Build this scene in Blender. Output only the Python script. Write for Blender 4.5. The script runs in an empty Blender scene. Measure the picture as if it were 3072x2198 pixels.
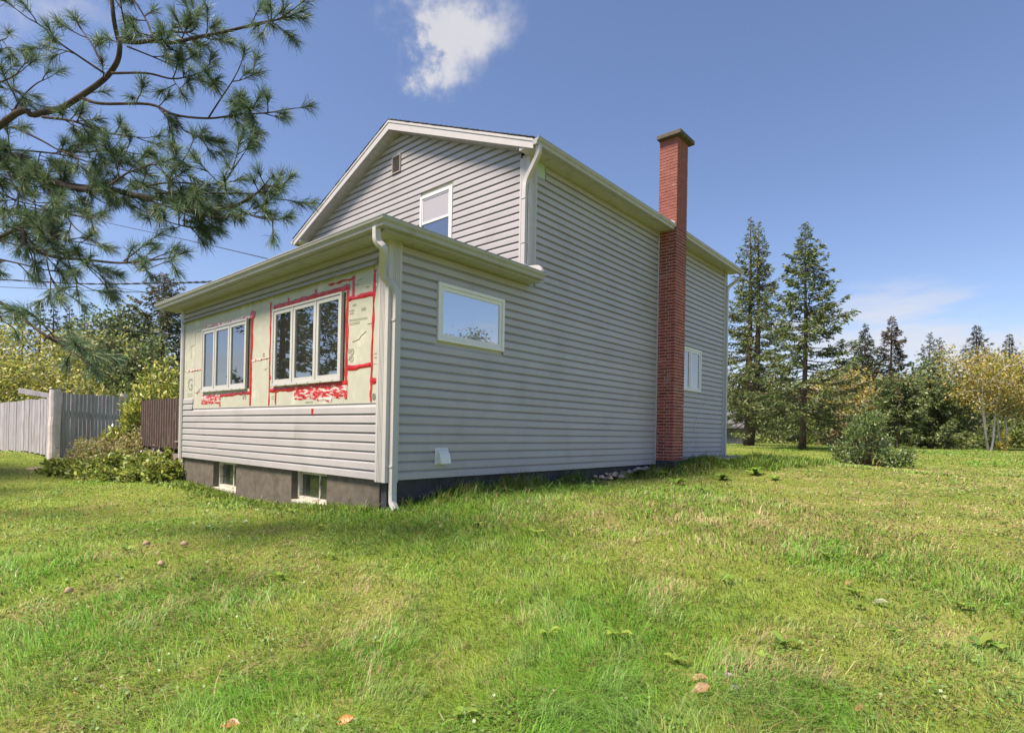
import bpy, math, random
import numpy as np
from mathutils import Matrix, Vector

# ------------------------------------------------------------------ camera
IW, IH = 3072.0, 2198.0
FPX, CX, CY = 1703.5, 1536.0, 1283.0
YAW, PITCH, ROLL = 0.72188, 0.00693, 0.01913
CAM = np.array([6.183, -4.520, 0.675])
_f = np.array([-math.sin(YAW)*math.cos(PITCH), math.cos(YAW)*math.cos(PITCH), math.sin(PITCH)])
_r = np.array([math.cos(YAW), math.sin(YAW), 0.0]); _u = np.cross(_r, _f)
RT = math.cos(ROLL)*_r + math.sin(ROLL)*_u
UP = -math.sin(ROLL)*_r + math.cos(ROLL)*_u
FW = _f
scene = bpy.context.scene
col = scene.collection
cd = bpy.data.cameras.new('camera'); cam = bpy.data.objects.new('camera', cd); col.objects.link(cam)
cam.matrix_world = Matrix(((RT[0], UP[0], -FW[0], CAM[0]), (RT[1], UP[1], -FW[1], CAM[1]), (RT[2], UP[2], -FW[2], CAM[2]), (0, 0, 0, 1)))
cd.sensor_fit = 'HORIZONTAL'; cd.sensor_width = 36.0; cd.lens = FPX/IW*36.0
cd.shift_x = 0.0; cd.shift_y = (CY-IH/2)/IW
cd.clip_start = 0.05; cd.clip_end = 3000
scene.camera = cam
scene.render.resolution_x, scene.render.resolution_y = 1024, 732

def ray(u, v): return FW + RT*(u-CX)/FPX - UP*(v-CY)/FPX
def at(u, v, depth): return CAM + ray(u, v)*depth
def onp(u, v, ax, val):
    d = ray(u, v); return CAM + d*(val-CAM[ax])/d[ax]

# ------------------------------------------------------------------ sky, sun, exposure
SUN_EL = math.radians(59.0); SUN_AZ = np.array([-0.30, -0.954])
SUN_AZ = SUN_AZ/np.linalg.norm(SUN_AZ)
SUNV = np.array([SUN_AZ[0]*math.cos(SUN_EL), SUN_AZ[1]*math.cos(SUN_EL), math.sin(SUN_EL)])
SKY_STRENGTH, SUN_STRENGTH, EXPOSURE = 0.054, 2.6, 1.64
scene.view_settings.view_transform = 'Standard'; scene.view_settings.look = 'None'
scene.view_settings.exposure = EXPOSURE; scene.view_settings.gamma = 1.0
sl = bpy.data.lights.new('sun', 'SUN'); sl.energy = SUN_STRENGTH; sl.angle = math.radians(18); sl.color = (1.0, 0.86, 0.70)
so = bpy.data.objects.new('sun', sl); col.objects.link(so)
so.rotation_euler = Vector(SUNV).to_track_quat('Z', 'Y').to_euler(); so.location = (-20, -20, 25)

world = bpy.data.worlds.new('World'); scene.world = world; world.use_nodes = True
wt = world.node_tree; wt.nodes.clear()
def wn(t, **k):
    n = wt.nodes.new(t)
    for a, b in k.items(): setattr(n, a, b)
    return n
def wl(a, b): wt.links.new(a, b)
def wm(op, a, b=None, c=None):
    n = wn('ShaderNodeMath', operation=op)
    for i, x in enumerate((a, b, c)):
        if x is None: continue
        if isinstance(x, (int, float)): n.inputs[i].default_value = x
        else: wl(x, n.inputs[i])
    return n.outputs[0]
def wstep(x, a, b):
    n = wn('ShaderNodeMapRange', interpolation_type='SMOOTHSTEP')
    wl(x, n.inputs['Value']); n.inputs['From Min'].default_value = a; n.inputs['From Max'].default_value = b
    return n.outputs['Result']
sky = wn('ShaderNodeTexSky', sky_type='NISHITA'); sky.sun_disc = False
sky.sun_elevation = SUN_EL; sky.sun_rotation = math.atan2(SUN_AZ[0], SUN_AZ[1]); sky.altitude = 50
sky.air_density = 1.0; sky.dust_density = 0.6; sky.ozone_density = 2.0
bgs = wn('ShaderNodeBackground'); bgs.inputs['Strength'].default_value = SKY_STRENGTH; tint = wn('ShaderNodeVectorMath', operation='MULTIPLY'); tint.inputs[1].default_value = (1.0, .95, 1.04)
wl(sky.outputs[0], tint.inputs[0]); wl(tint.outputs[0], bgs.inputs['Color'])
tc = wn('ShaderNodeTexCoord')
def wdot(vec):
    n = wn('ShaderNodeVectorMath', operation='DOT_PRODUCT'); wl(tc.outputs['Generated'], n.inputs[0]); n.inputs[1].default_value = tuple(vec)
    return n.outputs['Value']
def wnoise(scale, det, rough=0.55, sc=(1, 1, 1)):
    mp = wn('ShaderNodeMapping'); mp.inputs['Scale'].default_value = sc; wl(tc.outputs['Generated'], mp.inputs['Vector'])
    n = wn('ShaderNodeTexNoise'); n.inputs['Scale'].default_value = scale; n.inputs['Detail'].default_value = det; n.inputs['Roughness'].default_value = rough
    wl(mp.outputs[0], n.inputs['Vector']); return n.outputs['Fac']
n1 = wnoise(9, 6, 0.6); n2 = wnoise(26, 5, 0.6)
c0 = ray(1370, 110); c0 = c0/np.linalg.norm(c0)
ca = np.cross(c0, [0, 0, 1]); ca /= np.linalg.norm(ca); cb = np.cross(ca, c0)
da, db, dc = wdot(ca), wdot(cb), wdot(c0)
la = wm('DIVIDE', da, dc); lb = wm('DIVIDE', db, dc)
def warp(x, nn, k): return wm('ADD', x, wm('MULTIPLY', wm('SUBTRACT', nn, 0.5), k))
n3 = wnoise(60, 4, .6); la = warp(warp(la, n2, 0.11), n3, .03); lb = warp(warp(lb, n1, 0.13), n3, .04)
dens = None
for (u, v, su, sv, amp) in ((1335, 40, 105, 62, 1.25), (1425, 115, 62, 45, 1.0), (1322, 150, 34, 55, .8), (1385, 190, 55, 40, .5), (1300, 225, 70, 28, .38), (1520, 40, 55, 60, .42),
                            (180, 10, 130, 36, .62), (60, 60, 130, 70, .45), (2450, 25, 70, 24, .16), (140, 190, 30, 10, .3)):
    d = ray(u, v); d = d/np.linalg.norm(d); k = d@c0; f = FPX*np.linalg.norm(ray(u, v))/(1.0/k)*k*k
    if k < .3: continue
    sa, sb = su/1900.0, sv/1900.0
    xa = wm('DIVIDE', wm('SUBTRACT', la, float((d@ca)/k)), sa); xb = wm('DIVIDE', wm('SUBTRACT', lb, float((d@cb)/k)), sb)
    g = wm('MULTIPLY', wm('EXPONENT', wm('MULTIPLY', wm('ADD', wm('MULTIPLY', xa, xa), wm('MULTIPLY', xb, xb)), -0.6)), amp)
    dens = g if dens is None else wm('ADD', dens, g)
front = wstep(dc, 0.2, 0.5)
cl1 = wm('MULTIPLY', wm('MULTIPLY', wstep(wm('MULTIPLY', dens, wm('SUBTRACT', wm('MULTIPLY', wm('ADD', n2, n1), 1.25), 0.32)), 0.12, 1.60), front), 0.80)
dz = wdot((0, 0, 1))
nb = wnoise(3.2, 5, 0.55, (1, 1, 4.5))
band = wm('MULTIPLY', wstep(wm('ADD', nb, wm('MULTIPLY', wm('SUBTRACT', 0.10, dz), 1.4)), 0.38, 0.58), wstep(dz, 0.34, 0.14))
band = wm('MULTIPLY', band, 0.70)
fac = wm('MAXIMUM', cl1, band)
cr = wn('ShaderNodeMixRGB'); cr.inputs[1].default_value = (.80, .78, .84, 1); cr.inputs[2].default_value = (1.0, .97, .93, 1); wl(n1, cr.inputs[0])
bgc = wn('ShaderNodeBackground'); wl(cr.outputs[0], bgc.inputs['Color']); bgc.inputs['Strength'].default_value = 0.29
ms = wn('ShaderNodeMixShader'); wl(fac, ms.inputs[0]); wl(bgs.outputs[0], ms.inputs[1]); wl(bgc.outputs[0], ms.inputs[2])
wo = wn('ShaderNodeOutputWorld'); wl(ms.outputs[0], wo.inputs['Surface'])

# ------------------------------------------------------------------ helpers
rng = np.random.default_rng(7)
def tag(o, label=None, cat=None, group=None, kind=None):
    for k, x in (('label', label), ('category', cat), ('group', group), ('kind', kind)):
        if x: o[k] = x
    return o
def empty(name, loc=(0, 0, 0)):
    o = bpy.data.objects.new(name, None); col.objects.link(o); o.location = loc; o.empty_display_size = .2; return o
def link(name, me, mat=None, parent=None, loc=None):
    o = bpy.data.objects.new(name, me); col.objects.link(o)
    if mat is not None and len(me.materials) == 0: me.materials.append(mat)
    if loc is not None: o.location = loc
    if parent is not None:
        o.parent = parent
        pl = Vector((0, 0, 0)); q = parent
        while q is not None: pl += q.location; q = q.parent
        if loc is None: o.location = -pl
    return o
def npmesh(name, V, F, colr=None, smooth=False):
    """V (n,3); F (m,k) one face size"""
    V = np.asarray(V, dtype=np.float32); F = np.asarray(F, dtype=np.int32)
    me = bpy.data.meshes.new(name); k = F.shape[1]
    me.vertices.add(len(V)); me.vertices.foreach_set('co', V.ravel())
    me.loops.add(F.size); me.loops.foreach_set('vertex_index', F.ravel())
    me.polygons.add(len(F)); me.polygons.foreach_set('loop_start', np.arange(0, F.size, k, dtype=np.int32))
    me.polygons.foreach_set('loop_total', np.full(len(F), k, dtype=np.int32))
    if smooth: me.polygons.foreach_set('use_smooth', np.ones(len(F), dtype=bool))
    me.update(calc_edges=True)
    if colr is not None:
        a = me.color_attributes.new('col', 'FLOAT_COLOR', 'POINT')
        c4 = np.ones((len(V), 4), dtype=np.float32); c4[:, :3] = colr; a.data.foreach_set('color', c4.ravel())
    return me
class MB:
    def __init__(s): s.v = []; s.f = []
    def add(s, V, F):
        b = len(s.v); s.v += [tuple(map(float, p)) for p in V]; s.f += [tuple(b+i for i in f) for f in F]; return s
    def box(s, x0, x1, y0, y1, z0, z1):
        return s.add([(x0, y0, z0), (x1, y0, z0), (x1, y1, z0), (x0, y1, z0), (x0, y0, z1), (x1, y0, z1), (x1, y1, z1), (x0, y1, z1)],
                     [(0, 3, 2, 1), (4, 5, 6, 7), (0, 1, 5, 4), (1, 2, 6, 5), (2, 3, 7, 6), (3, 0, 4, 7)])
    def prism(s, A, B):
        """two matching polygons joined into a closed solid"""
        n = len(A)
        return s.add(list(A)+list(B), [tuple(range(n))[::-1], tuple(range(n, 2*n))]+[(i, (i+1) % n, n+(i+1) % n, n+i) for i in range(n)])
    def tube(s, pts, rad, n=8, cap=True):
        P = np.asarray(pts, float); R = np.broadcast_to(np.asarray(rad, float), (len(P),))
        T = np.gradient(P, axis=0); T /= np.linalg.norm(T, axis=1)[:, None]+1e-12
        a = np.array([0, 0, 1.]) if abs(T[0][2]) < .9 else np.array([1., 0, 0])
        V = []
        for p, t, r in zip(P, T, R):
            x = a-t*(a@t); x /= np.linalg.norm(x); y = np.cross(t, x); a = x
            for k in range(n): V.append(p+r*(x*math.cos(2*math.pi*k/n)+y*math.sin(2*math.pi*k/n)))
        F = [(i*n+k, i*n+(k+1) % n, (i+1)*n+(k+1) % n, (i+1)*n+k) for i in range(len(P)-1) for k in range(n)]
        if cap: F += [tuple(range(n))[::-1], tuple((len(P)-1)*n+k for k in range(n))]
        return s.add(V, F)
    def sweep(s, pts, prof, upv):
        """sweep a closed 2-d profile (a,b) along pts; b follows upv as far as it can"""
        P = np.asarray(pts, float); T = np.gradient(P, axis=0); T /= np.linalg.norm(T, axis=1)[:, None]
        V = []; n = len(prof)
        for p, t in zip(P, T):
            b = np.asarray(upv, float)-t*(np.dot(upv, t)); b /= np.linalg.norm(b); a = np.cross(t, b)
            V += [p+a*q[0]+b*q[1] for q in prof]
        F = [(i*n+k, i*n+(k+1) % n, (i+1)*n+(k+1) % n, (i+1)*n+k) for i in range(len(P)-1) for k in range(n)]
        F += [tuple(range(n))[::-1], tuple((len(P)-1)*n+k for k in range(n))]
        return s.add(V, F)
    def build(s, name, mat, parent=None, smooth=False, bevel=0):
        me = bpy.data.meshes.new(name); me.from_pydata(s.v, [], s.f); me.update()
        if smooth: me.polygons.foreach_set('use_smooth', np.ones(len(me.polygons), dtype=bool))
        o = link(name, me, mat, parent)
        if bevel:
            m = o.modifiers.new('bevel', 'BEVEL'); m.width = bevel; m.segments = 2; m.limit_method = 'ANGLE'
        return o
def smooth_path(pts, n=8):
    P = np.asarray(pts, float); P = np.vstack([2*P[0]-P[1], P, 2*P[-1]-P[-2]]); out = []
    for i in range(1, len(P)-2):
        for t in np.linspace(0, 1, n, endpoint=False):
            a, b, c, d = P[i-1:i+3]
            out.append(.5*((2*b)+(-a+c)*t+(2*a-5*b+4*c-d)*t*t+(-a+3*b-3*c+d)*t**3))
    out.append(P[-2]); return np.array(out)
_lat = np.random.default_rng(3).random((256, 256))
def vnoise(x, y):
    xi = np.floor(x).astype(int); yi = np.floor(y).astype(int); fx = x-xi; fy = y-yi
    fx = fx*fx*(3-2*fx); fy = fy*fy*(3-2*fy); a = lambda i, j: _lat[(xi+i) & 255, (yi+j) & 255]
    return (a(0, 0)*(1-fx)+a(1, 0)*fx)*(1-fy)+(a(0, 1)*(1-fx)+a(1, 1)*fx)*fy
def fbm(x, y, o=4):
    s = 0; w = .5; t = 0
    for i in range(o): s = s+w*vnoise(x*2**i+17.3*i, y*2**i+5.1*i); t += w; w *= .5
    return s/t

# ------------------------------------------------------------------ materials
def mat(name, base, rough=.6, spec=.5, var=.0, vscale=6., vstretch=(1, 1, 1), bump=0., bscale=40., bstretch=(1, 1, 1), metal=0., stain=None, sscale=3., sthr=(.55, .7), coat=0., objvar=0.):
    m = bpy.data.materials.new(name); m.use_nodes = True; nt = m.node_tree; N = nt.nodes; L = nt.links
    p = N['Principled BSDF']; p.inputs['Roughness'].default_value = rough; p.inputs['Metallic'].default_value = metal
    p.inputs['Specular IOR Level'].default_value = spec; p.inputs['Base Color'].default_value = (*base, 1)
    if coat: p.inputs['Coat Weight'].default_value = coat
    g = N.new('ShaderNodeNewGeometry')
    def noise(sc, st, det=5):
        mp = N.new('ShaderNodeMapping'); mp.inputs['Scale'].default_value = st; L.new(g.outputs['Position'], mp.inputs['Vector'])
        n = N.new('ShaderNodeTexNoise'); n.inputs['Scale'].default_value = sc; n.inputs['Detail'].default_value = det; n.inputs['Roughness'].default_value = .6
        L.new(mp.outputs[0], n.inputs['Vector']); return n.outputs['Fac']
    c = None
    if var:
        r = N.new('ShaderNodeMapRange'); L.new(noise(vscale, vstretch), r.inputs['Value'])
        r.inputs['From Min'].default_value = .3; r.inputs['From Max'].default_value = .7; r.inputs['To Min'].default_value = 1-var; r.inputs['To Max'].default_value = 1+var
        mx = N.new('ShaderNodeVectorMath'); mx.operation = 'SCALE'; mx.inputs[0].default_value = base; L.new(r.outputs[0], mx.inputs['Scale']); c = mx.outputs[0]
    if stain:
        r = N.new('ShaderNodeMapRange'); r.interpolation_type = 'SMOOTHSTEP'; L.new(noise(sscale, vstretch, 7), r.inputs['Value'])
        r.inputs['From Min'].default_value, r.inputs['From Max'].default_value = sthr
        mx = N.new('ShaderNodeMixRGB'); mx.inputs[1].default_value = (*base, 1)
        if c is not None: L.new(c, mx.inputs[1])
        mx.inputs[2].default_value = (*stain, 1); L.new(r.outputs[0], mx.inputs[0]); c = mx.outputs[0]
    if objvar:   # each piece its own slight shade
        oi = N.new('ShaderNodeObjectInfo'); r = N.new('ShaderNodeMapRange'); L.new(oi.outputs['Random'], r.inputs['Value']); r.inputs['To Min'].default_value = 1-objvar; r.inputs['To Max'].default_value = 1+objvar
        mx = N.new('ShaderNodeVectorMath'); mx.operation = 'SCALE'; L.new(r.outputs[0], mx.inputs['Scale']); mx.inputs[0].default_value = base
        if c is not None: L.new(c, mx.inputs[0])
        c = mx.outputs[0]
    if c is not None: L.new(c, p.inputs['Base Color'])
    if bump:
        b = N.new('ShaderNodeBump'); b.inputs['Strength'].default_value = bump; b.inputs['Distance'].default_value = .01
        L.new(noise(bscale, bstretch), b.inputs['Height']); L.new(b.outputs[0], p.inputs['Normal'])
    return m
def leafmat(name, trans=.35, gloss=.06, rough=.45, soft=0):
    m = bpy.data.materials.new(name); m.use_nodes = True; nt = m.node_tree; N = nt.nodes; L = nt.links; N.clear()
    a = N.new('ShaderNodeAttribute'); a.attribute_name = 'col'
    d = N.new('ShaderNodeBsdfDiffuse'); t = N.new('ShaderNodeBsdfTranslucent'); g = N.new('ShaderNodeBsdfGlossy'); g.inputs['Roughness'].default_value = rough
    if soft:   # blades share the sward's normal: a soft, pile-like sheen instead of facet noise
        ge = N.new('ShaderNodeNewGeometry'); sc_ = N.new('ShaderNodeVectorMath'); sc_.operation = 'SCALE'; sc_.inputs['Scale'].default_value = 1-soft; L.new(ge.outputs['Normal'], sc_.inputs[0])
        ad = N.new('ShaderNodeVectorMath'); ad.operation = 'ADD'; ad.inputs[1].default_value = (0, 0, soft); L.new(sc_.outputs[0], ad.inputs[0]); nm = N.new('ShaderNodeVectorMath'); nm.operation = 'NORMALIZE'; L.new(ad.outputs[0], nm.inputs[0]); L.new(nm.outputs[0], d.inputs['Normal'])
    L.new(a.outputs['Color'], d.inputs['Color']); L.new(a.outputs['Color'], t.inputs['Color'])
    x = N.new('ShaderNodeMixShader'); x.inputs[0].default_value = trans; L.new(d.outputs[0], x.inputs[1]); L.new(t.outputs[0], x.inputs[2])
    y = N.new('ShaderNodeMixShader'); y.inputs[0].default_value = gloss; L.new(x.outputs[0], y.inputs[1]); L.new(g.outputs[0], y.inputs[2])
    o = N.new('ShaderNodeOutputMaterial'); L.new(y.outputs[0], o.inputs['Surface']); return m
def glassmat(name, base, refl=.62):
    m = bpy.data.materials.new(name); m.use_nodes = True; nt = m.node_tree; N = nt.nodes; L = nt.links; N.clear()
    d = N.new('ShaderNodeBsdfDiffuse'); d.inputs['Color'].default_value = (*base, 1); g = N.new('ShaderNodeBsdfGlossy'); g.inputs['Roughness'].default_value = .0; g.inputs['Color'].default_value = (.93, .96, 1, 1)
    fr = N.new('ShaderNodeLayerWeight'); fr.inputs['Blend'].default_value = refl
    x = N.new('ShaderNodeMixShader'); L.new(fr.outputs['Fresnel'], x.inputs[0]); L.new(d.outputs[0], x.inputs[1]); L.new(g.outputs[0], x.inputs[2])
    o = N.new('ShaderNodeOutputMaterial'); L.new(x.outputs[0], o.inputs['Surface']); return m
M = dict(
    siding=mat('vinyl_siding', (.415, .398, .408), .42, .5, objvar=.035, var=.05, vscale=1.5, bump=.06, bscale=18, bstretch=(1, 1, 6), stain=(.355, .338, .328), sscale=1.2, sthr=(.5, .8)),
    trim=mat('white_trim', (.51, .49, .485), .4, .5, var=.04, vscale=4, stain=(.46, .44, .38), sscale=5, sthr=(.58, .8)),
    gutter=mat('aluminium_gutter', (.38, .375, .38), .35, .5, var=.05, vscale=3, stain=(.31, .295, .26), sscale=4, sthr=(.52, .78)),
    soffit=mat('vinyl_soffit', (.47, .465, .46), .5, .4, var=.06, vscale=5, stain=(.33, .32, .26), sscale=3, sthr=(.5, .8)),
    winframe=mat('window_vinyl', (.53, .525, .515), .4, .5, var=.04, vscale=8),
    whiteframe=mat('white_window_vinyl', (.74, .74, .73), .35, .5, var=.02, vscale=8),
    oldframe=mat('weathered_window_frame', (.55, .53, .46), .6, .4, var=.15, vscale=14, stain=(.24, .17, .10), sscale=12, sthr=(.52, .66)),
    foam=mat('foam_sheathing', (.475, .475, .40), .75, .3, var=.07, vscale=5, bump=.15, bscale=30, stain=(.60, .58, .50), sscale=2.2, sthr=(.55, .68)),
    print_=mat('board_print', (.27, .29, .23), .7, .3, var=.3, vscale=25),
    crack=mat('torn_foam_edge', (.17, .15, .12), .9, .1, var=.2, vscale=20),
    tape=mat('red_tape', (.46, .022, .022), .22, .6, var=.35, vscale=14, bump=.6, bscale=22, stain=(.66, .42, .40), sscale=16, sthr=(.66, .72)),
    tape2=mat('crinkled_red_tape', (.50, .03, .03), .16, .7, var=.35, vscale=10, vstretch=(1, 1, 3.5), bump=1.0, bscale=16, bstretch=(.6, 1, 3), stain=(.72, .56, .54), sscale=7, sthr=(.50, .56)),
    tape3=mat('peeled_tape', (.55, .10, .10), .4, .5, var=.4, vscale=18, bump=.7, bscale=25, stain=(.70, .62, .58), sscale=11, sthr=(.44, .52)),
    concrete=mat('painted_concrete', (.150, .130, .108), .9, .2, var=.22, vscale=7, bump=.5, bscale=60, stain=(.10, .085, .07), sscale=2.5, sthr=(.5, .75)),
    tar=mat('tarred_concrete', (.045, .046, .055), .65, .4, var=.3, vscale=6, bump=.4, bscale=45, stain=(.11, .105, .105), sscale=9, sthr=(.62, .75)),
    brick=mat('red_brick', (.27, .064, .047), .7, .3, objvar=.22, var=.35, vscale=9, bump=.4, bscale=90, stain=(.36, .20, .17), sscale=2.6, sthr=(.56, .78)),
    mortar=mat('mortar', (.62, .47, .41), .9, .2, var=.15, vscale=20),
    brickup=mat('sunlit_painted_brick', (.28, .10, .08), .75, .3, var=.18, vscale=9, bump=.4, bscale=90, stain=(.34, .19, .15), sscale=5, sthr=(.6, .75)),  # smeared paint, plus the sunlit tone above the eave put into the colour
    mortarup=mat('sunlit_painted_mortar', (.35, .14, .11), .85, .2, var=.15, vscale=20),  # smeared-over mortar, coloured to go with the sunlit brick tone
    cap=mat('chimney_cap_concrete', (.12, .105, .085), .9, .2, var=.3, vscale=12, bump=.5, bscale=50),
    shingle=mat('asphalt_shingle', (.055, .05, .05), .9, .2, var=.35, vscale=25, bump=.4, bscale=120),
    louver=mat('vent_louver', (.33, .29, .27), .5, .4), dark=mat('dark_void', (.012, .012, .013), .9, .1),
    greenpatch=mat('sheathing_patch', (.42, .55, .46), .7, .3, var=.06),
    glass=glassmat('window_glass', (.030, .032, .030), .74), glassb=glassmat('basement_glass', (.05, .06, .045), .45), glasss=glassmat('side_window_glass', (.30, .36, .46), .84),  # side glass: blue of the reflected sky partly put into its base colour
    curtain=mat('drawn_blind', (.50, .46, .46), .8, .3, var=.03),
    oldwood=mat('weathered_fence_wood', (.40, .385, .435), .85, .2, objvar=.12, var=.2, vscale=5, vstretch=(3, 3, .5), bump=.4, bscale=30, bstretch=(4, 4, .4), stain=(.30, .27, .27), sscale=3, sthr=(.5, .7)),
    logwood=mat('bare_log', (.72, .64, .65), .8, .2, var=.12, vscale=6, bump=.3, bscale=20, stain=(.20, .16, .14), sscale=7, sthr=(.66, .72)),
    brownwood=mat('brown_stained_wood', (.060, .036, .030), .8, .25, var=.3, vscale=6, vstretch=(3, 3, .5), stain=(.26, .21, .19), sscale=3.5, sthr=(.62, .70)),
    edgewood=mat('pale_board_edge', (.30, .24, .22), .85, .2, var=.25, vscale=8),
    greywood=mat('grey_planks', (.36, .31, .28), .85, .2, var=.2, vscale=6, bump=.4, bscale=30),
    bark=mat('conifer_bark', (.115, .085, .070), .95, .1, var=.35, vscale=10, vstretch=(2, 2, .7), bump=.8, bscale=30, bstretch=(2, 2, .5)),
    pinebark=mat('pine_bark', (.085, .066, .062), .95, .1, var=.35, vscale=14, bump=.7, bscale=40),
    birchbark=mat('birch_bark', (.56, .53, .48), .8, .2, var=.15, vscale=8, vstretch=(1, 1, 3), stain=(.12, .10, .09), sscale=7, sthr=(.64, .70)),
    stem=mat('shrub_stem', (.13, .095, .06), .9, .1, var=.3, vscale=10),
    leaf=leafmat('leaves', .38, soft=.55), needle=leafmat('needles', .30, .05, soft=.5), grass=leafmat('grass_blades', .38, .03, .5, .6), glossleaf=leafmat('glossy_leaves', .25, .10, .4, soft=.45),
    cable=mat('black_cable', (.02, .02, .024), .6, .3), cord=mat('white_cord', (.7, .7, .7), .5, .4),
    stone=mat('pale_stone', (.40, .30, .19), .9, .2, var=.2, vscale=30, bump=.4, bscale=60), rubble=mat('broken_rock', (.36, .29, .25), .9, .2, var=.25, vscale=12, bump=.5, bscale=40),
    shedroof=mat('shed_roof', (.15, .15, .16), .8, .3, var=.15, vscale=5), shedwall=mat('shed_wall', (.14, .145, .16), .8, .3, var=.15, vscale=5, vstretch=(4, 4, .5)),
)
# ------------------------------------------------------------------ ground
_d = lambda u, dep: (CAM + ray(u, 1300)*dep)[:2]
GP = [(-7.3, -.1, -.61), (-4.4, -.1, -.61), (-2.5, -.1, -.56), (-1.4, -.1, -.52), (0, 0, -.41), (0.1, 1.8, -.34), (.1, 4.3, -.23), (.2, 7.3, -.10), (.2, 10, .0), (0, 12.5, .06),
      (6.2, -4.5, -.90), (3, -3, -.76), (10, -2, -.85), (8, 4, -.50), (2, -6, -.92), (-4, -4, -.72), (-9, -5, -.72), (-12, 0, -.55), (-10, 4, -.5), (12, -8, -1.1), (4, 3, -.42), (3.5, 7.5, -.2),
      (*_d(2245, 29), .2), (*_d(2409, 23), .18), (*_d(2965, 33), .16), (*_d(2620, 16.5), -.11), (*_d(163, 16), -.46), (*_d(371, 19.3), -.42), (*_d(60, 30), -.35), (*_d(2700, 45), .3), (-7, 12, -.1), (14, 2, -.55), (20, 8, -.25), (-5, -20, -1.0), (-25, -8, -.7), (-22, 25, 0.0)]
GP = np.array(GP); _R0 = 4.0
def _phi(r): return np.sqrt(r*r+_R0*_R0)
_n = len(GP); _A = np.zeros((_n+1, _n+1)); _A[:_n, :_n] = -_phi(np.linalg.norm(GP[:, None, :2]-GP[None, :, :2], axis=2))-np.eye(_n)*.12; _A[:_n, _n] = 1; _A[_n, :_n] = 1
_w = np.linalg.solve(_A, np.append(GP[:, 2], 0))
def gh(x, y):
    x = np.asarray(x, float); y = np.asarray(y, float)
    q = np.maximum(1, np.hypot(x-2, y-5)/45.0); xx = 2+(x-2)/q; yy = 5+(y-5)/q
    z = np.full(x.shape, _w[_n])
    for i in range(_n): z = z-_w[i]*_phi(np.hypot(xx-GP[i, 0], yy-GP[i, 1]))
    return z+.035*(fbm(x*.5+40, y*.5+40, 3)-.5)
def gz(x, y): return float(gh(np.array([x]), np.array([y]))[0])
def gpt(u, dep):
    p = CAM+ray(u, 1300)*dep; return np.array([p[0], p[1], gz(p[0], p[1])])
s = np.linspace(-1, 1, 240); gx = 2+np.sinh(s*4.6)/np.sinh(4.6)*600; gy = 2+np.sinh(s*4.6)/np.sinh(4.6)*600
X, Y = np.meshgrid(gx, gy, indexing='ij'); V = np.stack([X, Y, gh(X, Y)], -1).reshape(-1, 3)
n = len(gx); I = np.arange(n*n).reshape(n, n); F = np.stack([I[:-1, :-1], I[1:, :-1], I[1:, 1:], I[:-1, 1:]], -1).reshape(-1, 4)
gm = bpy.data.materials.new('lawn_ground'); gm.use_nodes = True; nt = gm.node_tree; p = nt.nodes['Principled BSDF']; p.inputs['Roughness'].default_value = .95; p.inputs['Specular IOR Level'].default_value = .1
g = nt.nodes.new('ShaderNodeNewGeometry'); rm = nt.nodes.new('ShaderNodeValToRGB'); no = nt.nodes.new('ShaderNodeTexNoise'); no.inputs['Scale'].default_value = .9; no.inputs['Detail'].default_value = 8; no.inputs['Roughness'].default_value = .7
nt.links.new(g.outputs['Position'], no.inputs['Vector']); nt.links.new(no.outputs['Fac'], rm.inputs['Fac']); nt.links.new(rm.outputs[0], p.inputs['Base Color'])
rm.color_ramp.elements[0].position = .3; rm.color_ramp.elements[0].color = (.11, .16, .03, 1); rm.color_ramp.elements[1].position = .7; rm.color_ramp.elements[1].color = (.27, .24, .09, 1)
e_ = rm.color_ramp.elements.new(.5); e_.color = (.17, .21, .038, 1)
b = nt.nodes.new('ShaderNodeBump'); n2_ = nt.nodes.new('ShaderNodeTexNoise'); n2_.inputs['Scale'].default_value = 25; n2_.inputs['Detail'].default_value = 6; nt.links.new(g.outputs['Position'], n2_.inputs['Vector']); nt.links.new(n2_.outputs['Fac'], b.inputs['Height']); b.inputs['Strength'].default_value = .6; b.inputs['Distance'].default_value = .05; nt.links.new(b.outputs[0], p.inputs['Normal'])
tag(link('ground', npmesh('ground', V, F, smooth=True), gm), kind='structure')

# ------------------------------------------------------------------ house
E_ = .127                       # siding exposure
W_, WM, DG, LY = 7.37, 7.20, 2.82, 11.63
YC, YC2, PC, ZCB, ZCT = 7.49, 8.02, .445, .094, 7.437
ZS, ZE = 3.17, 5.335            # soffit heights: sunroom, main eave
XR, ZR = -3.6, 7.106; SL = .425 # ridge, slope
house = empty('house', (-3.6, 5.8, -.4))
tag(house, 'two storey grey vinyl sided house with unfinished front and brick chimney', 'house')
PROF = [(.024, .003), (.024, .031), (0, .031), (0, .034), (.084, .030), (.100, .020), (.115, .0065), (E_+.0225, .003)]
def board(parent, wall, k, a0, a1, lift=0, zb=None, frac=1., name='siding_board', a0f=None, a1f=None, mt='siding'):
    """one course of lap siding; a0/a1 along-wall ends (functions of z allowed)"""
    z0 = k*E_ if zb is None else zb; V = []
    jit = random.uniform(-.0012, .0012)
    for side in (0, 1):
        for (z, o) in PROF:
            zz = z0+z*frac
            a = (a1f(zz) if a1f else a1) if side else (a0f(zz) if a0f else a0)
            o2 = o+jit+lift*max(0, 1-z/.127)
            V.append((o2, a, zz) if wall == 'side' else ((a, -o2, zz) if wall == 'front' else (a, DG-o2, zz)))
    n = len(PROF); F = [(i, i+1, n+i+1, n+i) for i in range(n-1)]+[tuple(range(n)), tuple(range(2*n-1, n-1, -1))]
    return MB().add(V, F).build(name, M[mt], parent)
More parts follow.
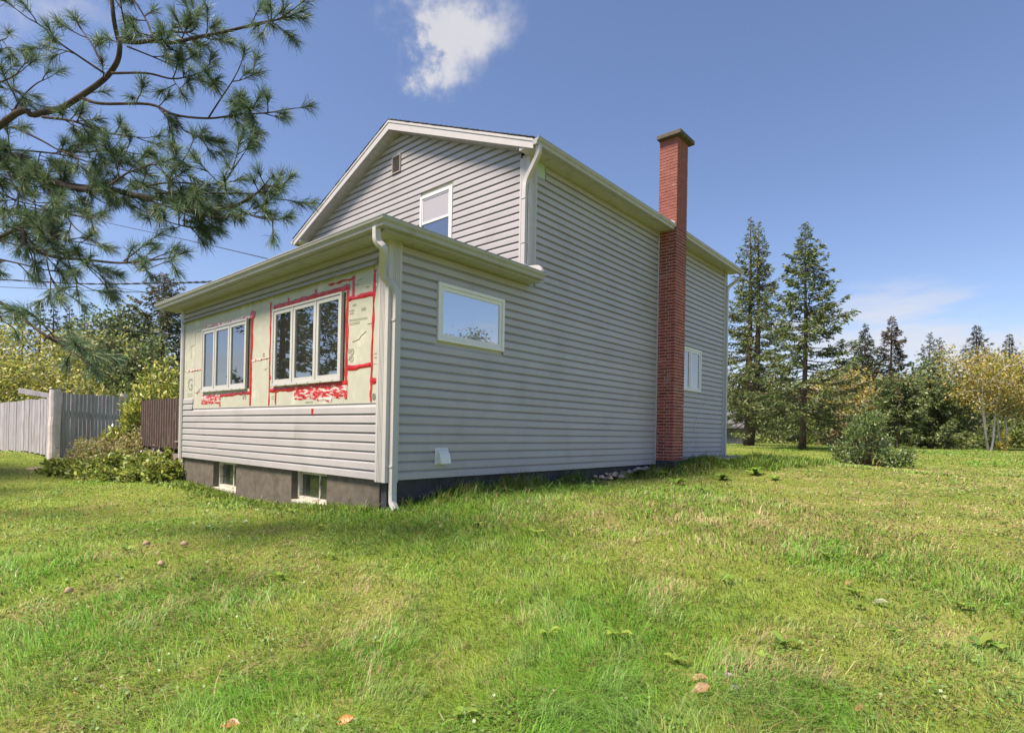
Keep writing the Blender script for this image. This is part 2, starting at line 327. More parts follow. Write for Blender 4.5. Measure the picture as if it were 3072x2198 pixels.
# hidden and backing walls
side = MB().box(-.15, 0, .03, DG, 0, 3.25).box(-.15, 0, DG, LY-.03, 0, 5.4).build('side_wall', M['foam'], house)
fw = MB().box(-W_+.03, -.17, 0, .14, 0, 3.25).build('front_wall', M['crack'], house)
gabv = [(-WM+.02, 5.38), (-.17, 5.38), (-.17, 5.52), (XR, 6.98), (-WM+.02, 5.46)]
gw = MB().box(-WM+.02, -.17, DG, DG+.14, 3.2, 5.40).prism([(x, DG, z) for x, z in [(-WM+.02, 5.40), (-.17, 5.40), (XR, 6.94)]], [(x, DG+.14, z) for x, z in [(-WM+.02, 5.40), (-.17, 5.40), (XR, 6.94)]]).build('gable_wall', M['foam'], house)
MB().box(-WM, -WM+.15, DG+.2, LY, -.2, 5.4).box(-W_, -W_+.15, .03, DG+.2, -.2, 3.25).build('left_wall', M['siding'], house)
MB().box(-WM+.15, -.15, LY-.15, LY-.02, -.2, 5.4).prism([(x, LY-.15, z) for x, z in [(-WM, 5.4), (0, 5.4), (XR, 6.94)]], [(x, LY-.02, z) for x, z in [(-WM, 5.4), (0, 5.4), (XR, 6.94)]]).build('back_wall', M['siding'], house)
MB().box(-WM+.2, -.2, DG+.2, LY-.2, -.3, 5.2).box(-W_+.2, -.2, .2, DG+.2, -.3, 3.1).build('interior', M['dark'], house)
# side wall siding, interrupted by the two windows and the chimney
SW = (.815, 2.215, 1.955, 2.79)    # side window
RW = (8.62, 9.91, 1.795, 2.885)    # rear window
CP = .172
_sr = random.Random(12)
def sboard(k, a, b):
    # vinyl comes in 3.7 m double courses: a lap joint every so often, the same in both courses of a panel
    r = random.Random(k//2*7+3); j = r.uniform(a+.5, min(b-.5, a+3.6)); e = [a, j]
    if j+3.66 < b-.4: e.append(j+3.66)
    e.append(b)
    for i in range(len(e)-1): board(side, 'side', k, e[i]+(.0015 if i else 0), e[i+1]+(.010 if i < len(e)-2 else 0), lift=.0035*(i % 2))
for k in range(42):
    z0, z1 = k*E_, (k+1)*E_
    frac = 1.0
    if k < 25:
        if z1 > SW[2]+.02 and z0 < SW[3]-.02:
            board(side, 'side', k, CP, SW[0]-.002); board(side, 'side', k, SW[1]+.002, YC-.03)
        else: sboard(k, CP, YC-.03)
    else:
        a0 = DG+CP
        if k in (40, 41): a0 = DG+CP+.25 if k == 41 else DG+CP+.25
        sboard(k, a0, YC-.03)
    if k >= 1:
        if z1 > RW[2]+.02 and z0 < RW[3]-.02:
            board(side, 'side', k, YC2+.02, RW[0]-.002); board(side, 'side', k, RW[1]+.002, LY-CP)
        else: board(side, 'side', k, YC2+.02, LY-CP)
MB().box(0.001, .012, DG+CP+.01, DG+CP+.245, 40*E_+.005, ZE-.005).build('bare_sheathing_patch', M['greenpatch'], side)
MB().box(0, .042, YC-.03, YC, -.01, ZE).build('chimney_trim', M['trim'], side)
# front siding: lower eight courses in staggered lengths
seams = {0: [752], 1: [530, 1555], 2: [340, 1225], 3: [760]}
for k in range(8):
    xs = sorted(float(onp(480+a*.3348, 1150+(230+60*(3-k//2))*.3348, 1, 0)[0]) for a in seams[k//2])
    xs = [-W_+.14]+xs+[-.185]
    for i in range(len(xs)-1): board(fw, 'front', k, xs[i]+(.0015 if i else 0), xs[i+1]+(.012 if i < len(xs)-2 else 0), lift=.003*(i % 2))
MB().box(-W_+.66, -.185, -.016, 0, 8*E_+.012, 8*E_+.026).build('top_edge_trim', M['trim'], fw)
for k in (8, 9): board(fw, 'front', k, -W_+.14, -6.70+.02*(k-8))
# front siding: courses left under the eave, the lowest one hanging loose
def xfr(px): return float(onp(480+px*.3348, 760+250*.3348, 1, 0)[0])
for (a, b) in ((-W_+.14, xfr(800)), (xfr(800)+.002, -.185)): board(fw, 'front', 0, a, b, zb=3.075)
for (a, b) in ((-W_+.10, xfr(585)), (xfr(585)+.004, xfr(1620)), (xfr(1620)+.004, -.19)): board(fw, 'front', 0, a, b, zb=2.966, lift=.02, frac=.86)
x1, x2 = xfr(572), xfr(1600)
for i, (a, b, ca_, cb_) in enumerate(((-W_+.06, x1-.02, 0, .03), (x1+.01, x2-.02, -.02, .03), (x2+.01, -.25, -.02, .10))):
    o = board(fw, 'front', 0, a, b, zb=2.872, lift=.055, frac=.78, name='loose_siding_board', a0f=lambda z, a=a, c=ca_: a+c*(z-2.87)/.1, a1f=lambda z, b=b, c=cb_: b+c*(z-2.87)/.1*.6)
# gable siding
for k in range(26, 55):
    z0 = k*E_
    lim = lambda z: max(0.02, (6.925-z)/SL) if z > 5.47 else 9
    l = lambda z: max(-WM+.16, XR-lim(z)); r = lambda z: min(-.17, XR+lim(z))
    GW_ = (-2.83, -1.87, 4.10, 5.365)
    def cut(name, f0, f1): board(gw, 'gable', k, 0, 0, a0f=f0, a1f=f1)
    fr = 1.0
    if z0 > 6.88: continue
    if z0+E_ > GW_[2] and z0 < GW_[3]-.02:
        cut('l', l, lambda z: GW_[0]-.003); cut('r', lambda z: GW_[1]+.003, r)
    elif z0+E_ > 6.12 and z0 < 6.45:
        cut('l', l, lambda z: -3.785); cut('r', lambda z: -3.495, r)
    else:
        j = random.Random(k//2*5+1).uniform(-5.6, -1.2)
        if l(z0+.15)+.4 < j < r(z0+.15)-.4: cut('a', l, lambda z: j); cut('a', lambda z: j+.002, r)
        else: cut('a', l, r)
# corner posts with ribs
def post(x, y, z0, z1, sx, sy, wx, wy, name='corner_post'):
    m = MB()
    o = .042
    ax, bx = sorted((x+sx*o, x-sx*wx)); ay, by = sorted((y+sy*o, y-sy*wy))
    # L shaped: front leaf and side leaf
    m.box(ax, bx, min(y+sy*o, y), max(y+sy*o, y), z0, z1)
    m.box(min(x+sx*o, x), max(x+sx*o, x), min(y, y-sy*wy), max(y, y-sy*wy), z0, z1)
    for t in (.045, .075, .105, .135):
        xx = x-sx*t; m.box(xx-.007, xx+.007, min(y+sy*(o+.006), y+sy*o), max(y+sy*(o+.006), y+sy*o), z0+.003, z1-.003)
        yy = y-sy*t; m.box(min(x+sx*(o+.006), x+sx*o), max(x+sx*(o+.006), x+sx*o), yy-.007, yy+.007, z0+.003, z1-.003)
    return m.build(name, M['trim'], house)
post(0, 0, -.025, ZS, 1, -1, .185, CP); post(0, DG, 3.36, ZE, 1, -1, .17, CP); post(0, LY, .10, ZE, 1, 1, .17, CP)
post(-W_, 0, -.03, ZS, -1, -1, .14, .14); post(-WM, DG, 3.5, ZE, -1, -1, .16, .16)
# foundation
BW = ((-5.67, -4.62, -.56), (-2.54, -1.475, -.515))
m = MB(); xs = [-W_+.06]+[q for w in BW for q in w[:2]]+[-.16]
for i in range(0, len(xs), 2): m.box(xs[i], xs[i+1], .025, .32, -1.5, .012)
for w in BW: m.box(w[0], w[1], .025, .32, -1.5, w[2])
m.build('front_foundation', M['concrete'], house)
MB().box(-.155, -.03, .045, 2.765, -1.5, .008).box(-.155, -.03, 2.775, LY-.1, -1.5, .008).box(-.155, -.036, 2.765, 2.775, -1.5, .008).build('side_foundation', M['tar'], house)
MB().box(-W_+.08, -W_+.3, .33, LY-.1, -1.5, .0).box(-W_+.3, -.2, LY-.35, LY-.11, -1.5, 0).build('rear_foundation', M['concrete'], house)
for i, (a, b, zb) in enumerate(BW):
    w = MB().box(a+.002, a+.06, .13, .24, zb+.04, -.005).box(b-.06, b-.002, .13, .24, zb+.04, -.005).box(a+.06, b-.06, .13, .24, -.06, -.005).box(a+.06, b-.06, .13, .24, zb+.04, zb+.09)
    w.box((a+b)/2-.02+.12, (a+b)/2+.02+.12, .15, .2, zb+.09, -.06)
    w = w.build('basement_window', M['oldframe'], house); w['label'] = 'small weathered sliding window in the concrete foundation'
    MB().box(a+.002, b-.002, .028, .24, zb+.002, zb+.038).build('sill', M['oldframe'], w)
    mid = (a+b)/2+.12
    MB().box(a+.06, mid-.02, .19, .195, zb+.09, -.06).build('pane', M['glassb'], w); MB().box(mid+.02, b-.06, .165, .17, zb+.09, -.06).build('pane', M['glassb'], w)
    MB().box(a+.002, b-.002, .25, .3, zb, .0).build('well', M['dark'], w)
# foam sheathing boards, joints under the tape
TX = lambda px, py: (float(onp(480+px*.3348, 760+py*.3348, 1, 0)[0]), float(onp(480+px*.3348, 760+py*.3348, 1, 0)[2]))
j1, j2, j3, j4 = TX(322, 900)[0], TX(830, 900)[0], TX(1000, 900)[0], TX(1910, 900)[0]
zt_, zb_ = 2.99, 1.03
def foam(x0, x1, z0, z1): return MB().box(x0+.003, x1-.003, -.014-random.uniform(0, .003), -.001, z0+.003, z1-.003).build('foam_board', M['foam'], fw)
zl = TX(315, 1050)[1]; zc = TX(900, 955)[1]
foam(-W_+.14, j1, zl, zt_); foam(-W_+.14, j1, zb_, zl); foam(j1, j2, zb_, 1.36); foam(j1, -6.17, 1.36, 2.62); foam(j1, j2, 2.62, zt_)
foam(j2, j3, zc, zt_); foam(j2, j3, zb_, zc)
foam(j3, -1.0, 2.63, zt_); foam(j3, -1.0, zb_, 1.36); foam(j3, -3.10, 1.36, 2.63)
zr1 = TX(1800, 388)[1]; zr2 = TX(1800, 1010)[1]
foam(-1.0, j4, zr1, zt_); foam(-1.0, j4, zr2, zr1); foam(-1.0, j4, zb_, zr2); foam(j4, -.18, 1.55, zt_); foam(j4, -.18, zb_, 1.55)
# red sheathing tape
def strip(p0, p1, w, mt='tape', n=9, wob=.012):
    a = np.array(TX(*p0)); b = np.array(TX(*p1)); t = (b-a)/np.linalg.norm(b-a); nn = np.array([-t[1], t[0]]); Ln = np.linalg.norm(b-a)
    n = max(3, int(Ln/.09)); V = []; F = []
    for i in range(n+1):
        c = a+(b-a)*i/n; w1 = w*.42+random.uniform(-wob, wob); w2 = w*.42+random.uniform(-wob, wob)
        for q, oo in ((c-nn*w1, .0), (c+nn*(w2-w1)*.3, .004+random.uniform(0, .006)), (c+nn*w2, .0)): V.append((q[0], -.0185-oo, q[1]))
        for q in (c-nn*w1, c+nn*w2): V.append((q[0], -.0165, q[1]))
    for i in range(n):
        o = i*5; F += [(o, o+5, o+6, o+1), (o+1, o+6, o+7, o+2), (o+3, o, o+1), (o+2, o+4, o+9, o+7), (o, o+3, o+8, o+5)]
    F = [f for f in F if len(f) == 4]
    return MB().add(V, F).build('tape_strip', M[mt], fw)
strip((1003, 440), (984, 1360), .055); strip((838, 560), (817, 1360), .095)
strip((420, 655), (640, 620), .06, 'tape3'); strip((640, 620), (840, 560), .075, 'tape3'); strip((820, 555), (862, 548), .15, 'tape')
strip((832, 967), (988, 935), .05, 'tape3'); strip((250, 1058), (382, 1040), .06, 'tape3')
strip((1030, 488), (1712, 300), .09, 'tape'); strip((1160, 400), (1160, 455), .06); strip((1405, 325), (1405, 395), .07)
strip((1747, 205), (1742, 385), .085); strip((1520, 290), (1750, 225), .035, 'tape'); strip((1700, 413), (1925, 362), .085); strip((1693, 1030), (1912, 996), .085)
strip((1938, 150), (1926, 400), .075); strip((1926, 400), (1896, 1325), .055); strip((1950, 170), (1948, 300), .035, 'tape3')
strip((1692, 330), (1672, 1300), .085); strip((990, 1228), (1690, 1165), .095); strip((1047, 1240), (1042, 1352), .045)
strip((1215, 1262), (1685, 1225), .24, 'tape2', wob=.02); strip((1420, 1300), (1550, 1310), .07, 'tape3'); strip((1215, 1205), (1660, 1180), .06, 'tape2')
strip((545, 1275), (815, 1245), .07); strip((380, 1310), (550, 1300), .22, 'tape2', wob=.02); strip((540, 1330), (545, 1368), .08, 'tape2')
strip((1905, 1147), (1962, 1140), .085, 'tape'); strip((990, 1110), (1018, 1108), .09); strip((336, 1255), (372, 1205), .05, 'tape3')
q = TX(1384, 1420); MB().box(q[0]-.03, q[0]+.03, -.0375, -.0345, q[1]-.04, q[1]+.05).build('tape_strip', M['tape'], fw)
# cracks and print on the boards
def crackline(pts, w=.008):
    P = [TX(*p) for p in pts]; m = MB()
    for (a, b) in zip(P[:-1], P[1:]):
        a = np.array(a); b = np.array(b); t = (b-a)/np.linalg.norm(b-a); nn = np.array([-t[1], t[0]])*w/2
        m.prism([(q[0], -.0185, q[1]) for q in (a-nn, b-nn, b+nn, a+nn)], [(q[0], -.0165, q[1]) for q in (a-nn, b-nn, b+nn, a+nn)])
    return m.build('torn_crack', M['crack'], fw)
crackline([(1735, 795), (1795, 770), (1812, 740), (1858, 700)], .012); crackline([(420, 665), (500, 655), (560, 635), (640, 615)], .010)
crackline([(290, 940), (285, 840), (318, 820)], .008); crackline([(945, 1045), (972, 1028)], .012); crackline([(1780, 250), (1830, 225)], .009); crackline([(1760, 285), (1790, 278)], .008); crackline([(1870, 635), (1905, 628)], .010); crackline([(1855, 305), (1885, 300)], .01)
for (a, b, w) in (((1705, 600), (1868, 575), .006), ((1705, 612), (1868, 587), .005), ((1705, 632), (1800, 615), .006), ((1706, 645), (1800, 628), .005), ((1735, 470), (1770, 462), .015), ((1705, 520), (1750, 512), .012), ((1815, 505), (1855, 497), .02), ((1710, 545), (1745, 538), .012),
                  ((1930, 900), (1960, 897), .006), ((1930, 935), (1960, 932), .006), ((255, 1280), (300, 1275), .008), ((250, 1262), (300, 1258), .006), ((1005, 1285), (1030, 1282), .01), ((1005, 1305), (1030, 1302), .01), ((1310, 1335), (1380, 1330), .012)):
    a = TX(*a); b = TX(*b); MB().prism([(a[0], -.0178, a[1]-w), (b[0], -.0178, b[1]-w), (b[0], -.0178, b[1]+w), (a[0], -.0178, a[1]+w)], [(a[0], -.0168, a[1]-w), (b[0], -.0168, b[1]-w), (b[0], -.0168, b[1]+w), (a[0], -.0168, a[1]+w)]).build('printed_line', M['print_'], fw)
def text(body, px, py, size, rot, name='printed_letters', y=-.0185):
    cu = bpy.data.curves.new('t', 'FONT'); cu.body = body; cu.size = size; cu.align_x = 'CENTER'; cu.align_y = 'CENTER'; cu.extrude = .001; cu.offset = .004
    o = bpy.data.objects.new('t', cu); col.objects.link(o); bpy.context.view_layer.update()
    me = bpy.data.meshes.new_from_object(o.evaluated_get(bpy.context.evaluated_depsgraph_get())); bpy.data.objects.remove(o)
    x, z = TX(px, py)
    me.transform(Matrix.Translation((x, y, z)) @ Matrix.Rotation(math.pi/2, 4, 'X') @ Matrix.Rotation(rot, 4, 'Z'))
    me.materials.clear(); return link(name, me, M['print_'], fw)
text('G', 280, 1180, .36, 0); text('Gu', 1722, 880, .125, math.pi); text('Gr', 1722, 942, .115, math.pi); text('0.8', 765, 1283, .12, math.pi); text('c', 938, 905, .14, 0)
q = [TX(1912, 1255), TX(1935, 1255), TX(1952, 1290), TX(1925, 1318), TX(1912, 1305)]
MB().prism([(a, -.0182, b) for a, b in q], [(a, -.0168, b) for a, b in q]).build('printed_mark', mat('green_print', (.14, .19, .13), .7), fw)
# windows
def casement(x0, x1, z0, z1, mulls, label):
    f = .055; o0, o1 = -.012, -.062; m = MB()
    m.box(x0, x0+f*.6, o1, o0, z0, z1).box(x1-f*.6, x1, o1, o0, z0, z1).box(x0+f*.6, x1-f*.6, o1, o0, z1-f*.6, z1).box(x0+f*.6, x1-f*.6, o1, o0, z0, z0+f*.8)
    edges = [x0+f*.6]+list(mulls)+[x1-f*.6]
    for q in mulls: m.box(q-.012, q+.012, o1+.002, o0, z0+f*.8, z1-f*.6)
    w = m.build('window', M['winframe'], house, bevel=.003); w['label'] = label
    for i in range(3):
        a, b = edges[i]+(.013 if i else .001), edges[i+1]-(.013 if i < 2 else .001); s_ = .062; za, zb2 = z0+f*.8+.001, z1-f*.6-.001
        MB().box(a, a+s_, -.050, -.015, za, zb2).box(b-s_, b, -.050, -.015, za, zb2).box(a+s_, b-s_, -.050, -.015, zb2-s_, zb2).box(a+s_, b-s_, -.050, -.015, za, za+s_).build('sash', M['winframe'], w, bevel=.004)
        MB().box(a+s_, b-s_, -.030, -.024, za+s_, zb2-s_).build('pane', M['glass'], w)
        for t in (.25, .75):
            xx = a+(b-a)*t; MB().box(xx-.014, xx+.014, -.064, -.062, z0+.010, z0+.020).build('weep_slot', M['dark'], w)
casement(-3.143, -1.045, 1.355, 2.64, (-2.47, -1.757), 'triple casement window ringed by broad red tape')
casement(-6.18, -4.135, 1.352, 2.62, (-5.555, -4.87), 'triple casement window with white sky in its panes')
def side_window(y0, y1, z0, z1, n, label, glass):
    o = .058; f = .05; m = MB(); m.box(.0, o, y0, y0+f, z0, z1).box(.0, o, y1-f, y1, z0, z1).box(0, o, y0+f, y1-f, z1-f, z1).box(0, o, y0+f, y1-f, z0, z0+f)
    w = m.build('window', M['whiteframe'], house, bevel=.003); w['label'] = label
    ys = np.linspace(y0+f, y1-f, n+1)
    for i in range(n):
        a, b = ys[i]+.001+(.02 if i else 0), ys[i+1]-.001-(.02 if i < n-1 else 0); s_ = .055
        if i: MB().box(.004, o-.004, ys[i]-.018, ys[i]+.018, z0+f+.001, z1-f-.001).build('mullion', M['whiteframe'], w)
        MB().box(.005, .040, a, a+s_, z0+f+.001, z1-f-.001).box(.005, .040, b-s_, b, z0+f+.001, z1-f-.001).box(.005, .040, a+s_, b-s_, z1-f-s_, z1-f-.001).box(.005, .040, a+s_, b-s_, z0+f+.001, z0+f+s_).build('sash', M['whiteframe'], w, bevel=.003)
        MB().box(.018, .024, a+s_, b-s_, z0+f+s_, z1-f-s_).build('pane', M[glass], w)
side_window(*SW, 1, 'white framed picture window reflecting blue sky', 'glasss')
side_window(*RW, 2, 'white two pane casement window beyond the chimney', 'glass')
a, b, z0, z1 = -2.83, -1.87, 4.10, 5.365; y = DG
m = MB().box(a, a+.06, y-.05, y, z0, z1).box(b-.09, b, y-.05, y, z0, z1).box(a+.06, b-.09, y-.05, y, z1-.06, z1).box(a+.06, b-.09, y-.05, y, z0, z0+.05)
w = m.build('window', M['whiteframe'], house, bevel=.003); w['label'] = 'single hung window high in the gable with pale cloud reflection coloured into its upper pane'
MB().box(a+.061, b-.091, y-.035, y-.01, 4.79, 4.835).box(a+.061, a+.09, y-.035, y-.01, 4.835, z1-.061).box(b-.115, b-.091, y-.035, y-.01, 4.835, z1-.061).box(a+.09, b-.115, y-.035, y-.01, z1-.09, z1-.061).build('sash', M['whiteframe'], w)
MB().box(a+.09, b-.115, y-.026, y-.021, 4.835, z1-.09).build('pane', glassmat('painted_cloud_glass', (.42, .40, .42), .38), w)  # upper pane: pinkish grey cloud reflection put into the glass colour
MB().box(a+.061, b-.091, y-.016, y-.012, z0+.051, 4.789).build('pane', M['glass'], w)
# gable vent
v_ = MB().box(-3.785, -3.76, y-.055, y, 6.095, 6.47).box(-3.52, -3.495, y-.055, y, 6.095, 6.47).box(-3.76, -3.52, y-.055, y, 6.445, 6.47).box(-3.76, -3.52, y-.055, y, 6.095, 6.12).build('gable_vent', M['louver'], house)
MB().box(-3.76, -3.52, y-.006, y-.002, 6.12, 6.445).build('void', M['dark'], v_)
for i in range(9):
    z = 6.125+i*.0355; MB().prism([(-3.759, y-.008, z+.024), (-3.759, y-.040, z), (-3.759, y-.040, z+.006), (-3.759, y-.008, z+.030)], [(-3.521, y-.008, z+.024), (-3.521, y-.040, z), (-3.521, y-.040, z+.006), (-3.521, y-.008, z+.030)]).build('slat', M['louver'], v_)
# dryer hood
pr = [(.032, .20), (.150, .20), (.140, .27), (.115, .345), (.080, .395), (.032, .41)]
h = MB().prism([(o, .84, z) for o, z in pr], [(o, 1.03, z) for o, z in pr]).build('exhaust_hood', M['whiteframe'], house, bevel=.006)
MB().box(.0315, .043, .815, 1.055, .185, .425).build('back_plate', M['whiteframe'], h)
# roofs ------------------------------------------------------------
OV = .32
m = MB()
# sunroom low hip roof
zr = 3.255; s2 = .17; k_ = OV
yr = DG+.02
front_ = [(-W_-k_, -k_, zr), (k_, -k_, zr), (k_-(yr+k_), yr, zr+s2*(yr+k_)), (-W_-k_+(yr+k_), yr, zr+s2*(yr+k_))]
right_ = [(k_, -k_, zr), (k_, yr-.03, zr), (k_-(yr+k_), yr, zr+s2*(yr+k_))]
left_ = [(-W_-k_, -k_, zr), (-W_-k_, yr, zr), (-W_-k_+(yr+k_), yr, zr+s2*(yr+k_))]
for pg in (front_, right_, left_): m.prism([(a, b, c-.03) for a, b, c in pg], pg)
m.box(-W_, 0, DG-.02, DG+.02, 3.0, 3.32)
sr = m.build('sunroom_roof', M['shingle'], house)
# shingle courses on the sunroom roof front
for i in range(18):
    d0 = i*.155; d1 = d0+.165
    if d1 > yr+k_-.05: break
    for pg in (lambda d: ((-W_-k_+d, -k_+d), (k_-d, -k_+d)),):
        (xa, ya), (xb, yb) = pg(d0); (xc, yc_), (xd, yd) = pg(d1); za, zb2 = zr+s2*d0, zr+s2*d1
        MB().prism([(xa, ya, za+.003), (xb, yb, za+.003), (xd, yd, zb2+.002), (xc, yc_, zb2+.002)], [(xa, ya, za+.011), (xb, yb, za+.011), (xd, yd, zb2+.004), (xc, yc_, zb2+.004)]).build('shingle_course', M['shingle'], sr)
MB().box(-W_-.30, .30, -.30, .0, ZS, ZS+.02).box(.0, .30, .0, DG-.02+.07, ZS, ZS+.02).box(-W_-.30, -W_, 0, DG, ZS, ZS+.02).build('soffit', M['soffit'], sr)
for i in range(46):   # ribs of the soffit panels
    x = -W_-.2+i*.162
    if x < .0: MB().box(x, x+.006, -.298, -.03, ZS-.004, ZS).build('soffit_rib', M['soffit'], sr)
for i in range(17):
    yy = -.05+i*.165; MB().box(.03, .298, yy, yy+.006, ZS-.004, ZS).build('soffit_rib', M['soffit'], sr)
MB().box(-W_-.318, .318, -.318, -.301, ZS-.03, zr+.0).box(.301, .318, -.30, DG+.06, ZS-.03, zr+.0).build('fascia', M['gutter'], sr)
KP = [(0, -.115), (.072, -.115), (.082, -.108), (.088, -.075), (.100, -.060), (.118, -.045), (.125, -.015), (.130, -.012), (.130, 0), (.118, 0), (.116, -.025), (.0, -.025)]
def gutter(path, z, out, name='gutter', parent=house, z2=None):
    """path: list of (x,y) on the fascia line, out: outward 2-d vectors per point (mitred)"""
    m = MB(); V = []; n = len(KP)
    zs = np.linspace(z, z2 if z2 is not None else z, len(path))
    for (x, y), (ox, oy), zz in zip(path, out, zs): V += [(x+ox*o, y+oy*o, zz+d) for o, d in KP]
    F = [(i*n+k, (i+1)*n+k, (i+1)*n+(k+1) % n, i*n+(k+1) % n) for i in range(len(path)-1) for k in range(n)]+[tuple(range(n)), tuple((len(path)-1)*n+k for k in range(n))[::-1]]
    return m.add(V, F).build(name, M['gutter'], parent)
gutter([(-W_-.32, DG), (-W_-.32, -.32), (.32, -.32), (.32, DG-.05)], 3.285, [(-1, 0), (-1, -1), (1, -1), (1, 0)])
# main roof
def rz(x): return ZR-SL*abs(x-XR)
xe = .32; y0_, y1_ = DG-.29, LY+.29
m = MB()
for sgn in (1, -1):
    xo = XR+sgn*(xe-XR); pg = [(XR, ZR), (xo, rz(xo)), (xo, rz(xo)-.05), (XR, ZR-.05)]
    if sgn == 1:   # notched round the chimney
        for (ya, yb, xq) in ((y0_, YC-.004, xo), (YC-.004, YC2+.004, -.004), (YC2+.004, y1_, xo)):
            pq = [(XR, ZR), (xq, rz(xq)), (xq, rz(xq)-.05), (XR, ZR-.05)]; m.prism([(x, ya, z) for x, z in pq], [(x, yb, z) for x, z in pq])
    else: m.prism([(x, y0_, z) for x, z in pg], [(x, y1_, z) for x, z in pg])
mr = m.build('main_roof', M['shingle'], house)
L_ = math.hypot(xe-XR, SL*(xe-XR)); cs = (xe-XR)/L_
for sgn in (1, -1):
    for i in range(28):
        d0 = .0+i*.152; d1 = min(d0+.165, L_)
        if d0 > L_-.1: break
        xa = XR+sgn*(L_-d0)*cs; xb = XR+sgn*(L_-d1)*cs
        za, zb2 = rz(xa), rz(xb); ex = random.uniform(-.006, .006)
        q = [(xa+sgn*.012, za+.003), (xa+sgn*.012, za+.017), (xb, zb2+.008), (xb, zb2+.003)]
        spans = ((y0_-.02+ex, YC-.01), (YC2+.01, y1_+.02)) if sgn == 1 and max(xa, xb) > -.02 else ((y0_-.02+ex, y1_+.02),)
        for ya, yb in spans: MB().prism([(x, ya, z) for x, z in q], [(x, yb, z) for x, z in q]).build('shingle_course', M['shingle'], mr)
# rake fascia + soffit + returns
for sgn in (1, -1):
    xo = XR+sgn*(xe-.005-XR)
    q = [(XR, ZR-.052), (xo, rz(xo)-.052), (xo, rz(xo)-.17), (XR, ZR-.20)]
    MB().prism([(x, y0_+.0, z) for x, z in q], [(x, y0_+.02, z) for x, z in q]).build('rake_fascia', M['trim'], mr)
    q = [(XR, ZR-.010), (xo, rz(xo)-.010), (xo, rz(xo)-.055), (XR, ZR-.055)]
    MB().prism([(x, y0_-.012, z) for x, z in q], [(x, y0_-.001, z) for x, z in q]).build('drip_edge', M['trim'], mr)
    xs_ = 0 if sgn == 1 else -WM
    q = [(XR, ZR-.165), (xs_, rz(xs_)-.165), (xs_, rz(xs_)-.185), (XR, ZR-.185)]
    rs = MB().prism([(x, y0_+.021, z) for x, z in q], [(x, DG, z) for x, z in q]).build('rake_soffit', M['soffit'], mr)
    for i in range(1, 26):
        x = XR+(xs_-XR)*i/26; MB().box(x-.003, x+.003, y0_+.022, DG-.02, rz(x)-.19, rz(x)-.185).build('soffit_rib', M['soffit'], mr)
    xo2 = XR+sgn*(xe-.02-XR); a, b = sorted((xs_, xo2)); q = [(a, ZE), (b, ZE), (b, rz(b)-.06), (a, rz(a)-.06)]
    MB().prism([(x, y0_+.022, z) for x, z in q], [(x, DG-.03, z) for x, z in q]).build('eave_return', M['trim'], mr)
MB().box(.0, .30, DG-.03, YC-.002, ZE, ZE+.018).box(.0, .30, YC2+.002, y1_, ZE, ZE+.018).build('eave_soffit', M['soffit'], mr)
for i in range(52):
    yy = DG+.1+i*.165
    if not (YC-.05 < yy < YC2+.05) and yy < y1_-.05: MB().box(.03, .298, yy, yy+.006, ZE-.004, ZE).build('soffit_rib', M['soffit'], mr)
MB().box(.301, .318, y0_+.022, YC-.002, ZE-.02, ZE+.10).box(.301, .318, YC2+.002, y1_, ZE-.02, ZE+.10).build('eave_fascia', M['gutter'], mr)
gutter([(.32, y0_-.02), (.32, YC-.01)], 5.432, [(1, 0)]*2); gutter([(.32, YC2+.005), (.32, y1_-.1)], 5.425, [(1, 0)]*2, z2=5.36)
gutter([(-WM-.32, y1_), (-WM-.32, y0_-.02)], 5.425, [(-1, 0)]*2)
# downspouts
DP = [(-.042, -.032), (.042, -.032), (.042, .032), (-.042, .032)]
def spout(pts, upv, straps, name='downspout', n=6):
    o = MB().sweep(smooth_path(pts, n), DP, upv).build(name, M['trim'], house, bevel=.008)
    for bx in straps: MB().box(*bx).build('strap', M['trim'], o)
    return o
gx0 = float(onp(1131, 690, 1, -.38)[0])
spout([(gx0, -.385, 3.18), (gx0, -.385, 3.10), (gx0+.01, -.375, 3.00), (gx0+.045, -.30, 2.90), (.0, -.10, 2.70), (.055, .0, 2.58), (.080, .055, 2.46), (.080, .06, 2.2), (.080, .06, 1.2), (.080, .06, .2), (.080, .06, -.14), (.084, .06, -.20), (.10, .05, -.28), (.16, .035, -.335), (.215, .02, -.37)], (1, .05, .0),
      [(.044, .119, .008, .112, 2.10, 2.125), (.044, .119, .008, .112, .18, .205)])
spout([(.385, DG-.23, 5.33), (.385, DG-.23, 5.27), (.36, DG-.21, 5.20), (.20, DG-.14, 5.08), (.05, DG-.085, 4.97), (-.01, DG-.075, 4.88), (-.02, DG-.084, 4.7), (-.02, DG-.084, 4.0), (-.02, DG-.084, 3.55), (-.02, DG-.084, 3.50), (.02, DG-.075, 3.43), (.10, DG-.08, 3.40), (.26, DG-.08, 3.385), (.33, DG-.08, 3.36), (.36, DG-.08, 3.30)], (0, -1, .05),
      [(-.07, .03, DG-.124, DG-.042, 4.60, 4.62), (-.07, .03, DG-.124, DG-.042, 3.85, 3.87)])
spout([(.385, LY+.1, 5.29), (.385, LY+.1, 5.22), (.36, LY+.1, 5.15), (.20, LY+.09, 5.03), (.10, LY+.06, 4.95), (.07, LY-.0, 4.85), (.07, LY-.05, 4.7), (.07, LY-.05, 3.0), (.07, LY-.05, .12)], (1, .05, 0), [])
